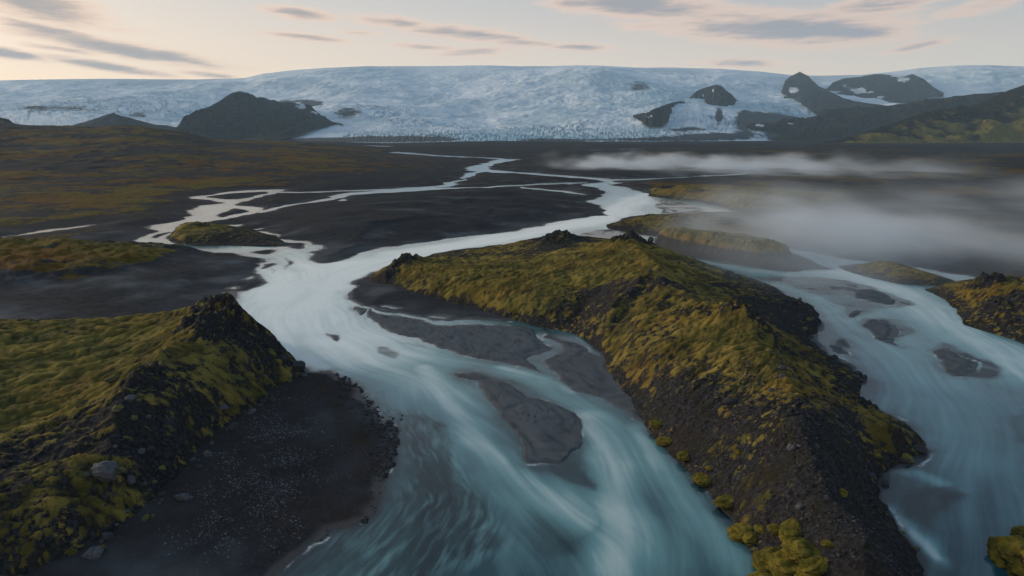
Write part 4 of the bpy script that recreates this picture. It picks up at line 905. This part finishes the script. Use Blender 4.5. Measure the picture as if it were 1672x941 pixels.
NAMED = [
 (302, 816, 12, 'pale_stone', 'pale grey boulder at the foot of the near left ridge, alone on open sand'),
 (155, 909, 15, 'pale_stone', 'rounded grey boulder near the lower left corner where the moss ends'),
 (175, 779, 22, 'pale_stone', 'broad blue grey boulder embedded in moss on the near left ridge'),
 (176, 880, 12, 'stone', 'dark round boulder just up the slope from the lowest grey boulder'),
 (232, 742, 7, 'pale_stone', 'small grey stone in the moss to the right of the broad embedded boulder'),
 (366, 668, 8, 'pale_stone', 'light stone under the mossy slope halfway along the ridge foot'),
 (340, 746, 8, 'pale_stone', 'light stone at the ridge foot above the open sand boulder'),
 (382, 702, 10, 'stone', 'dark stone heap boulder at the ridge foot beside the gravel fan'),
 (445, 655, 8, 'stone', 'dark block at the ridge foot close to the river beach'),
 (411, 676, 8, 'pale_stone', 'grey block at the ridge foot between the two light stones'),
 (568, 628, 6, 'stone', 'black stone standing in turquoise water off the near beach'),
 (596, 850, 7, 'stone', 'brown black stone at the lower edge of the near beach'),
 (637, 692, 8, 'stone', 'black boulder at the waterline where the near beach bulges out'),
 (648, 724, 8, 'stone', 'black boulder at the outermost point of the near beach'),
 (487, 600, 12, 'stone', 'craggy black block at the tip of the near left ridge over the water'),
 (462, 590, 10, 'stone', 'overhanging black block just above the tip of the near left ridge'),
 (497, 614, 9, 'stone', 'dark block on the sand below the ridge tip'),
 (1361, 587, 7, 'stone', 'upright dark block at the right shore of the long island'),
 (1375, 597, 7, 'stone', 'second dark block downstream of the upright one on the island shore'),
 (1339, 578, 7, 'stone', 'dark block just upstream of the upright one on the island shore'),
 (1401, 612, 6, 'stone', 'dark stone in the shallows off the island shore point'),
 (1409, 620, 8, 'stone', 'larger dark block at the tip of the island shore point'),
 (1500, 738, 11, 'stone', 'dark block at the eastern tip of the long island'),
 (1478, 752, 12, 'mossy_stone', 'grey moss flecked block under the eastern tip of the long island'),
 (1190, 449, 9, 'stone', 'dark knob on the island edge above the blue channel'),
 (1204, 455, 7, 'stone', 'dark knob to the right of the larger knob above the blue channel'),
 (1062, 399, 7, 'stone', 'pointed dark knob right of the island outcrop beside the channel'),
 (1258, 640, 5, 'pale_stone', 'single pale stone on the dark slope of the long island'),
 (1305, 832, 9, 'pale_stone', 'pale stone lying behind the big moss cushions'),
 (331, 366, 3, 'stone', 'small dark stone on top of the hillock beside the warm pond'),
]
for px, py, rad, kind, label in NAMED:
    x, y, z = sight_hit(px, py); size = rad * math.hypot(x, y, HC - z) / FPX
    stone('boulder', random.choice(ST[kind]), x, y, z, size, label)

def along(pts, n, spread, bias=0.0):
    P = np.array(pts, float); x, y = G(P[:, 0], P[:, 1]); seg = np.hypot(np.diff(x), np.diff(y)); cum = np.concatenate([[0], np.cumsum(seg)])
    t = RNG.random(n) * cum[-1]
    X = np.interp(t, cum, x); Y = np.interp(t, cum, y); k = np.clip(np.searchsorted(cum, t) - 1, 0, len(seg) - 1)
    nx = -np.diff(y)[k] / seg[k]; ny = np.diff(x)[k] / seg[k]
    q = RNG.normal(bias, spread, n)
    return X + nx * q, Y + ny * q

SETS = [
 ([(495, 612), (470, 631), (430, 666), (395, 692), (345, 738), (300, 792), (250, 838), (200, 882), (140, 915)], 70, .9, .3, .16, .55, ('stone', 'stone', 'pale_stone', 'mossy_stone'), 'loose stone fallen along the foot of the near left ridge', 'stones along the foot of the near left ridge'),
 ([(530, 612), (568, 628), (613, 655), (634, 691), (648, 726), (638, 760), (626, 787)], 190, 1.7, 1.6, .12, .5, ('stone',), 'black stone on the rubble edge of the near beach', 'stones on the rubble edge of the near beach'),
 ([(626, 787), (600, 846), (538, 873), (507, 894), (470, 935)], 30, .7, .3, .10, .3, ('stone',), 'dark stone along the lower waterline of the near beach', 'stones along the lower waterline of the near beach'),
 ([(1299, 487), (1325, 501), (1335, 516), (1330, 540), (1323, 557), (1346, 578), (1362, 589), (1407, 622), (1403, 641), (1427, 670), (1474, 692), (1508, 735), (1460, 758), (1443, 783), (1439, 819), (1474, 876), (1510, 940)], 90, 1.2, -.6, .2, .7, ('stone', 'stone', 'mossy_stone'), 'dark stone on the rocky right shore of the long island', 'stones on the right shore of the long island'),
]
for pts, n, spr, bias, s0, s1, kinds, label, group in SETS:
    X, Y = along(pts, n, spr, bias); Z = land_z(X, Y)
    for x, y, z in zip(X, Y, Z):
        if z < -.1: continue
        size = s0 + (s1 - s0) * random.random() ** 2.5
        stone('stone', random.choice(ST[random.choice(kinds)]), float(x), float(y), float(z), size, label, group, .15)

for pts, n, spr, s0, s1, hl, label, group in [
 ([(378, 500), (340, 530), (300, 565), (262, 605), (230, 645), (200, 690), (175, 750), (150, 830)], 30, 2.6, .25, .85, H1, 'grey rock half sunk in the moss along the crest of the near left ridge', 'rocks in the moss along the near left ridge'),
 ([(1030, 400), (1075, 455), (1130, 510), (1205, 522), (1250, 590), (1290, 655), (1320, 740)], 24, 3.0, .25, .8, H2, 'grey rock half sunk in the moss along the crest of the long island', 'rocks in the moss along the long island')]:
    P = np.array(pts, float); sel = RNG.random(n) * (len(P) - 1); qx = np.interp(sel, np.arange(len(P)), P[:, 0]); qy = np.interp(sel, np.arange(len(P)), P[:, 1])
    for a, b in zip(qx, qy):
        x, y, z = sight_hit(a + random.gauss(0, 4), b + random.gauss(4, 4)); x += random.gauss(0, spr); y += random.gauss(0, spr); z = float(hl.z(x, y)[0])
        if z < .8: continue
        stone('stone', random.choice(ST[random.choice(('stone', 'pale_stone', 'mossy_stone'))]), x, y, z, s0 + (s1 - s0) * random.random() ** 2, label, group, .3)

# gravel: countless pebbles on the near beach, one object
def build_gravel():
    tv = np.array([(1, 0, -.5), (-.5, .87, -.5), (-.5, -.87, -.5), (.1, .1, .8), (.5, .5, .2), (-.6, .2, .3)])
    tf = np.array([(0, 4, 3), (4, 1, 3), (1, 5, 3), (5, 2, 3), (2, 0, 3), (0, 1, 4), (1, 2, 5)])
    def fill(outline, n, lo, hi, s0, s1, zf):
        P = poly_world(outline); mn, mx = P.min(0), P.max(0)
        x = RNG.uniform(mn[0], mx[0], n); y = RNG.uniform(mn[1], mx[1], n)
        keep = RNG.random(n) < sstep(lo, hi, sdf(x, y, P, 30)) * sat(.35 + 1.5 * fbm(x, y, 5, 3, .55, 601))
        x = x[keep]; y = y[keep]
        return x, y, zf(x, y), s0 + s1 * RNG.random(len(x)) ** 4
    def strew(name, sets, cols, label):
        x, y, z, sz = (np.concatenate(q) for q in zip(*sets)); n = len(x)
        a = RNG.random(n) * 6.28; ca, sa = np.cos(a), np.sin(a)
        V = np.empty((n, 6, 3))
        V[:, :, 0] = x[:, None] + sz[:, None] * 1.3 * (tv[None, :, 0] * ca[:, None] - tv[None, :, 1] * sa[:, None])
        V[:, :, 1] = y[:, None] + sz[:, None] * (tv[None, :, 0] * sa[:, None] + tv[None, :, 1] * ca[:, None])
        V[:, :, 2] = z[:, None] + sz[:, None] * .7 * (tv[None, :, 2] + .3)
        F = (np.arange(n)[:, None, None] * 6 + tf[None]).reshape(-1, 3)
        m = NT(name); g = m.n('ShaderNodeNewGeometry')
        c = m.mix(m.rng(g.outputs['Random Per Island'], .2, 1.0, smooth=False), *cols)
        o = make_mesh(name, V.reshape(-1, 3), F, m.done(m.bsdf(c, .75, None, .25)), smooth=False)
        tag(o, label, 'gravel', 'stuff')
    strew('gravel', [fill([(470, 640), (520, 690), (545, 760), (520, 830), (460, 900), (360, 940), (250, 930), (300, 830), (360, 740), (420, 680)], 34000, -2, 5, .035, .12, land_z),
                     fill([(500, 612), (560, 650), (600, 700), (615, 780), (560, 860), (400, 950), (180, 950), (300, 800), (420, 670)], 14000, -1, 3, .03, .05, land_z)],
          ((.018, .019, .022), (.15, .155, .165)), 'grey pebbles strewn over the black sand of the near beach')
    strew('rubble', [fill([(520, 605), (575, 626), (620, 652), (642, 690), (658, 726), (645, 765), (632, 790), (600, 780), (595, 720), (570, 670), (530, 630)], 16000, -.5, 1.0, .06, .26, land_z)],
          ((.010, .010, .011), (.050, .048, .048)), 'black lava rubble along the bulging edge of the near beach')
    strew('scree', [fill([(1100, 700), (1250, 660), (1380, 680), (1440, 760), (1440, 830), (1500, 935), (1480, 1000), (1300, 1000), (1200, 850)], 26000, -1, 3, .04, .20, H2.z),
                    fill([(1205, 455), (1290, 480), (1330, 505), (1335, 550), (1360, 590), (1400, 630), (1370, 640), (1310, 590), (1260, 520)], 9000, -1, 3, .08, .30, H2.z)],
          ((.010, .010, .011), (.060, .060, .064)), 'dark loose scree on the bare slopes of the long island')
build_gravel()

CU = [blob_mesh('moss_cushion', 700 + i, 6, .20, .60, 0, (1, .80, .52), MAT['cushion'], True, .055) for i in range(6)]
CUSH = [
 (1074, 689, 15, 'small grey green moss cushion, farthest up the island bank'), (1087, 716, 17, 'moss cushion on the island bank below the farthest one'),
 (1117, 742, 16, 'flat moss cushion on the island bank at the blue water'), (1150, 779, 19, 'lumpy moss cushion midway down the island bank'),
 (1160, 764, 9, 'little moss cushion behind the lumpy one on the bank'),
 (1187, 815, 21, 'round moss cushion on the bank above the close pair'), (1212, 862, 26, 'larger moss cushion of the close pair at the water'),
 (1224, 874, 18, 'smaller moss cushion of the close pair, nearer the camera'), (1241, 862, 11, 'little moss cushion behind the close pair'),
 (1295, 861, 30, 'long moss cushion behind the large bright clump'), (1268, 862, 14, 'low moss cushion left of the long one'),
 (1312, 892, 34, 'tall bright yellow moss cushion in the large clump'), (1262, 908, 32, 'left bright yellow moss cushion of the large clump'),
 (1290, 918, 36, 'middle bright yellow moss cushion of the large clump'), (1330, 920, 28, 'right bright yellow moss cushion of the large clump'),
 (1255, 945, 36, 'lowest left moss cushion of the large clump, cut by the frame'), (1318, 950, 34, 'lowest right moss cushion of the large clump'),
 (1352, 885, 11, 'small moss cushion on dark scree right of the clump'),
 (1375, 805, 10, 'thin moss tuft high on the dark slope'), (1205, 735, 9, 'moss tuft on the dark slope above the lumpy cushion'),
]
for px, py, rad, label in CUSH:
    x, y, z = sight_hit(px, py + rad * .4); size = .88 * rad * math.hypot(x, y, HC) / FPX
    o = bpy.data.objects.new('moss_cushion', random.choice(CU)); COL.objects.link(o)
    o.location = (x, y, z + size * .06); o.scale = (size, size * random.uniform(.8, 1.1), size * random.uniform(.62, .85)); o.rotation_euler = (random.uniform(-.15, .15), random.uniform(-.15, .15), random.uniform(0, 6.28))
    tag(o, label, 'moss cushion', None, 'moss cushions on the island bank')
for px, py, rad, label in [(1668, 905, 34, 'dark rock capped with yellow moss at the lower right corner of the frame'), (1672, 862, 14, 'smaller mossy rock just behind the corner rock'), (1705, 925, 40, 'mossy rock beyond the lower right corner')]:
    x, y = G(px, py, 1.0); x, y = float(x), float(y); size = rad * math.hypot(x, y, HC) / FPX
    o = bpy.data.objects.new('mossy_rock', random.choice(CU)); COL.objects.link(o)
    o.location = (x, y, size * .1); o.scale = (size, size, size * 1.5); o.rotation_euler = (0, 0, random.uniform(0, 6.28))
    tag(o, label, 'rock', None, 'mossy rocks at the lower right corner')


# ------------------------------------------------------------------ air: even haze over everything, mist lying on the right plain
def box(name, x0, x1, y0, y1, z0, z1, mat):
    V = np.array([(x, y, z) for z in (z0, z1) for y in (y0, y1) for x in (x0, x1)], float)
    F = np.array([(0, 2, 3, 1), (4, 5, 7, 6), (0, 1, 5, 4), (2, 6, 7, 3), (0, 4, 6, 2), (1, 3, 7, 5)])
    return make_mesh(name, V, F, mat, smooth=False)
m = NT('haze_air'); pv = m.n('ShaderNodeVolumePrincipled'); pv.inputs['Color'].default_value = (.55, .80, 1.0, 1); pv.inputs['Density'].default_value = HAZE
m.l(pv.outputs[0], m.out.inputs['Volume'])
tag(box('haze', -15000, 15000, -600, 14000, -60, 1400, m.m), 'thin blue evening haze filling the valley air', 'haze', 'stuff')

def mist_material(blobs, top):
    m = NT('ground_mist')
    g = m.n('ShaderNodeNewGeometry'); P = g.outputs['Position']
    nz = m.noise(.011, 4, .58, m.pos((1, .42, 1.1), (0, .25, .75)), .9); wv = m.noise(.030, 2, .5, m.pos((1, .45, 2.5), (0, 0, .9)))
    acc = None
    for x, y, rx, ry, rot, amp in blobs:
        mp = m.n('ShaderNodeMapping', vector_type='TEXTURE'); m.l(P, mp.inputs[0])
        mp.inputs['Location'].default_value = (x, y, 0); mp.inputs['Rotation'].default_value = (0, 0, rot); mp.inputs['Scale'].default_value = (rx, ry, 1e4)
        ln = m.n('ShaderNodeVectorMath', operation='LENGTH'); m.l(mp.outputs[0], ln.inputs[0])
        v = m.rng(ln.outputs['Value'], 1.0, 0.15, 0, amp)
        acc = v if acc is None else m.math('MAXIMUM', acc, v)
    sx = m.n('ShaderNodeSeparateXYZ'); m.l(P, sx.inputs[0])
    hf = m.rng(m.math('SUBTRACT', sx.outputs[2], m.math('MULTIPLY', m.math('SUBTRACT', wv, .5), 34)), top * .8, -2.0, 0, 1)
    t = m.rng(m.math('ADD', nz, m.math('MULTIPLY', m.math('SUBTRACT', wv, .5), .7)), .33, .70)
    t = m.math('ADD', m.math('MULTIPLY', t, .80), .20)
    d = m.math('MULTIPLY', m.math('MULTIPLY', acc, t), hf)
    pv = m.n('ShaderNodeVolumePrincipled'); pv.inputs['Color'].default_value = (.80, .90, 1.0, 1); pv.inputs['Anisotropy'].default_value = .2
    m.l(d, pv.inputs['Density']); m.l(pv.outputs[0], m.out.inputs['Volume'])
    return m.m
MB = []
for px, py, rx, ry, rot, amp in MISTS:
    x, y = G(px, py, 3.0); MB.append((float(x), float(y), rx, ry, rot, amp))
tag(box('mist', -60, 820, 150, 1300, -1, 30, mist_material(MB, 24)), 'white mist drifting low over the right arm of the river and the dark plain', 'mist', 'stuff')


# ------------------------------------------------------------------ sky, sun, camera
SUN_AZ, SUN_EL = math.radians(-62), math.radians(13)      # azimuth from the camera's forward axis, to the left
VEIL_F = .8
VEIL = [(13.8, 9.3, 5.7), (8.2, 6.8, 5.4), (6.6, 6.1, 5.6), (2.2, 2.9, 3.9), (1.35, 2.3, 3.5)]      # sunward horizon, far horizon, the same higher up, overhead
CLOUDC = [(9.0, 6.2, 4.3), (7.4, 5.2, 4.0), (3.7, 3.1, 2.8), (2.5, 2.7, 3.2)]
CLOUDS = [(60, 8, 95, 18, 8, .9), (30, 37, 50, 5, 6, .6), (130, 62, 110, 8, 10, .8), (210, 82, 120, 10, 8, 1.0), (290, 97, 60, 5, 8, .85), (20, 89, 45, 6, 8, .85), (100, 80, 45, 4, 6, .6), (180, 110, 75, 6, 7, .95), (350, 123, 45, 5, 5, .7),
 (490, 22, 50, 8, 5, .75), (510, 62, 60, 6, 4, .75), (590, 55, 40, 4, 3, .6), (650, 38, 60, 9, 5, .65), (770, 56, 110, 9, 5, .75), (690, 77, 60, 5, 2, .7), (770, 86, 60, 6, -2, .85), (870, 71, 60, 6, 3, .8), (940, 76, 50, 6, 3, .8),
 (1050, 8, 120, 18, 5, .9), (940, 4, 60, 9, 4, .7), (1280, 45, 140, 22, 4, 1.0), (1180, 45, 60, 13, 3, .8), (1370, 52, 90, 12, 4, .9), (1430, 10, 80, 15, -6, .7), (1500, 75, 45, 5, -10, .7), (1215, 103, 65, 7, 3, .7), (1610, 8, 55, 9, -10, .6), (1060, 42, 60, 7, 0, .5)]
world = bpy.data.worlds.new('World'); scene.world = world; world.use_nodes = True
wt = world.node_tree; wt.nodes.clear()
class WN(NT):
    def __init__(s, t): s.t = t
w = WN(wt)
wout = w.n('ShaderNodeOutputWorld'); bg = w.n('ShaderNodeBackground')
sky = w.n('ShaderNodeTexSky', sky_type='NISHITA', sun_disc=False)
sky.sun_elevation = SUN_EL; sky.sun_rotation = SUN_AZ
sky.air_density = 1.0; sky.dust_density = 2.0; sky.ozone_density = 1.5
bg.inputs['Strength'].default_value = .1
tc = w.n('ShaderNodeTexCoord'); sx = w.n('ShaderNodeSeparateXYZ'); wt.links.new(tc.outputs['Generated'], sx.inputs[0])
azi = w.math('MULTIPLY', w.math('ARCTAN2', sx.outputs[0], sx.outputs[1]), 57.2958)
ele = w.math('MULTIPLY', w.math('ARCSINE', sx.outputs[2]), 57.2958)
# a thin high veil of cirrostratus whitens the clear sky
lr = w.rng(azi, -50, 48, 0, 1, False)
vh = w.mix(lr, VEIL[0], VEIL[1]); vm = w.mix(lr, VEIL[2], VEIL[3])
veil = w.mix(w.rng(ele, 0, 14), vh, vm)
veil = w.mix(w.rng(ele, 12, 60), veil, VEIL[4])
base = w.mix(VEIL_F, sky.outputs[0], veil)
# cloud banks, each an ellipse in azimuth and elevation broken up by drawn-out noise
cv = w.n('ShaderNodeCombineXYZ'); wt.links.new(azi, cv.inputs[0]); wt.links.new(ele, cv.inputs[1])
mp0 = w.n('ShaderNodeMapping'); wt.links.new(cv.outputs[0], mp0.inputs[0]); mp0.inputs['Rotation'].default_value = (0, 0, .10); mp0.inputs['Scale'].default_value = (.11, .75, 1)
nz = w.noise(1.0, 7, .62, mp0.outputs[0], .5); nz2 = w.noise(3.1, 6, .65, mp0.outputs[0], .3)
acc = None
for px, py, rx, ry, rot, amp in CLOUDS:
    dx, dy, dz = ray(px, py); a0 = math.degrees(math.atan2(float(dx), float(dy))); e0 = math.degrees(math.atan2(float(dz), math.hypot(float(dx), float(dy))))
    mp = w.n('ShaderNodeMapping', vector_type='TEXTURE'); wt.links.new(cv.outputs[0], mp.inputs[0])
    mp.inputs['Location'].default_value = (a0, e0, 0); mp.inputs['Rotation'].default_value = (0, 0, -math.radians(rot)); mp.inputs['Scale'].default_value = (rx / 17.5, ry / 17.5, 1)
    ln = w.n('ShaderNodeVectorMath', operation='LENGTH'); wt.links.new(mp.outputs[0], ln.inputs[0])
    v = w.rng(ln.outputs['Value'], 1.75, 0.0, 0, min(1.15, amp * 1.15))
    acc = v if acc is None else w.math('MAXIMUM', acc, v)
dn = w.math('ADD', acc, w.math('ADD', w.math('MULTIPLY', w.math('SUBTRACT', nz, .5), 1.35), w.math('MULTIPLY', w.math('SUBTRACT', nz2, .5), .8)))
dens = w.math('MULTIPLY', w.rng(dn, .06, .84), w.rng(acc, .02, .25))
core = w.rng(dn, .40, 1.05)
ccol = w.mix(core, w.mix(lr, CLOUDC[0], CLOUDC[1]), w.mix(lr, CLOUDC[2], CLOUDC[3]))
full = w.mix(w.math('MULTIPLY', dens, .95), base, ccol)
wt.links.new(full, bg.inputs['Color']); wt.links.new(bg.outputs[0], wout.inputs['Surface'])

sl = bpy.data.lights.new('sun', 'SUN'); sl.energy = 2.6; sl.angle = math.radians(10); sl.color = (1.0, .80, .58)
so = bpy.data.objects.new('sun', sl); COL.objects.link(so)
so.rotation_euler = (math.pi / 2 - SUN_EL, 0, -SUN_AZ + math.pi)
# the lamp shines along its -Z: aim it from the sun's side
from mathutils import Vector
d = Vector((math.sin(SUN_AZ) * math.cos(SUN_EL), math.cos(SUN_AZ) * math.cos(SUN_EL), math.sin(SUN_EL)))
so.rotation_euler = d.to_track_quat('Z', 'Y').to_euler()

cam = bpy.data.cameras.new('camera'); co = bpy.data.objects.new('camera', cam); COL.objects.link(co)
cam.sensor_width = 36; cam.lens = FPX / 1672 * 36; cam.clip_start = .5; cam.clip_end = 60000
co.location = (0, 0, HC); co.rotation_euler = (math.pi / 2 - PITCH, 0, 0)
scene.camera = co
vs = scene.view_settings; vs.view_transform = 'Standard'; vs.look = 'None'; vs.exposure = .35; vs.gamma = 1
scene.render.engine = 'CYCLES'
cy = scene.cycles; cy.use_denoising = True; cy.max_bounces = 6; cy.transparent_max_bounces = 8; cy.volume_bounces = 1; cy.diffuse_bounces = 3; cy.volume_step_rate = .16; cy.volume_max_steps = 256
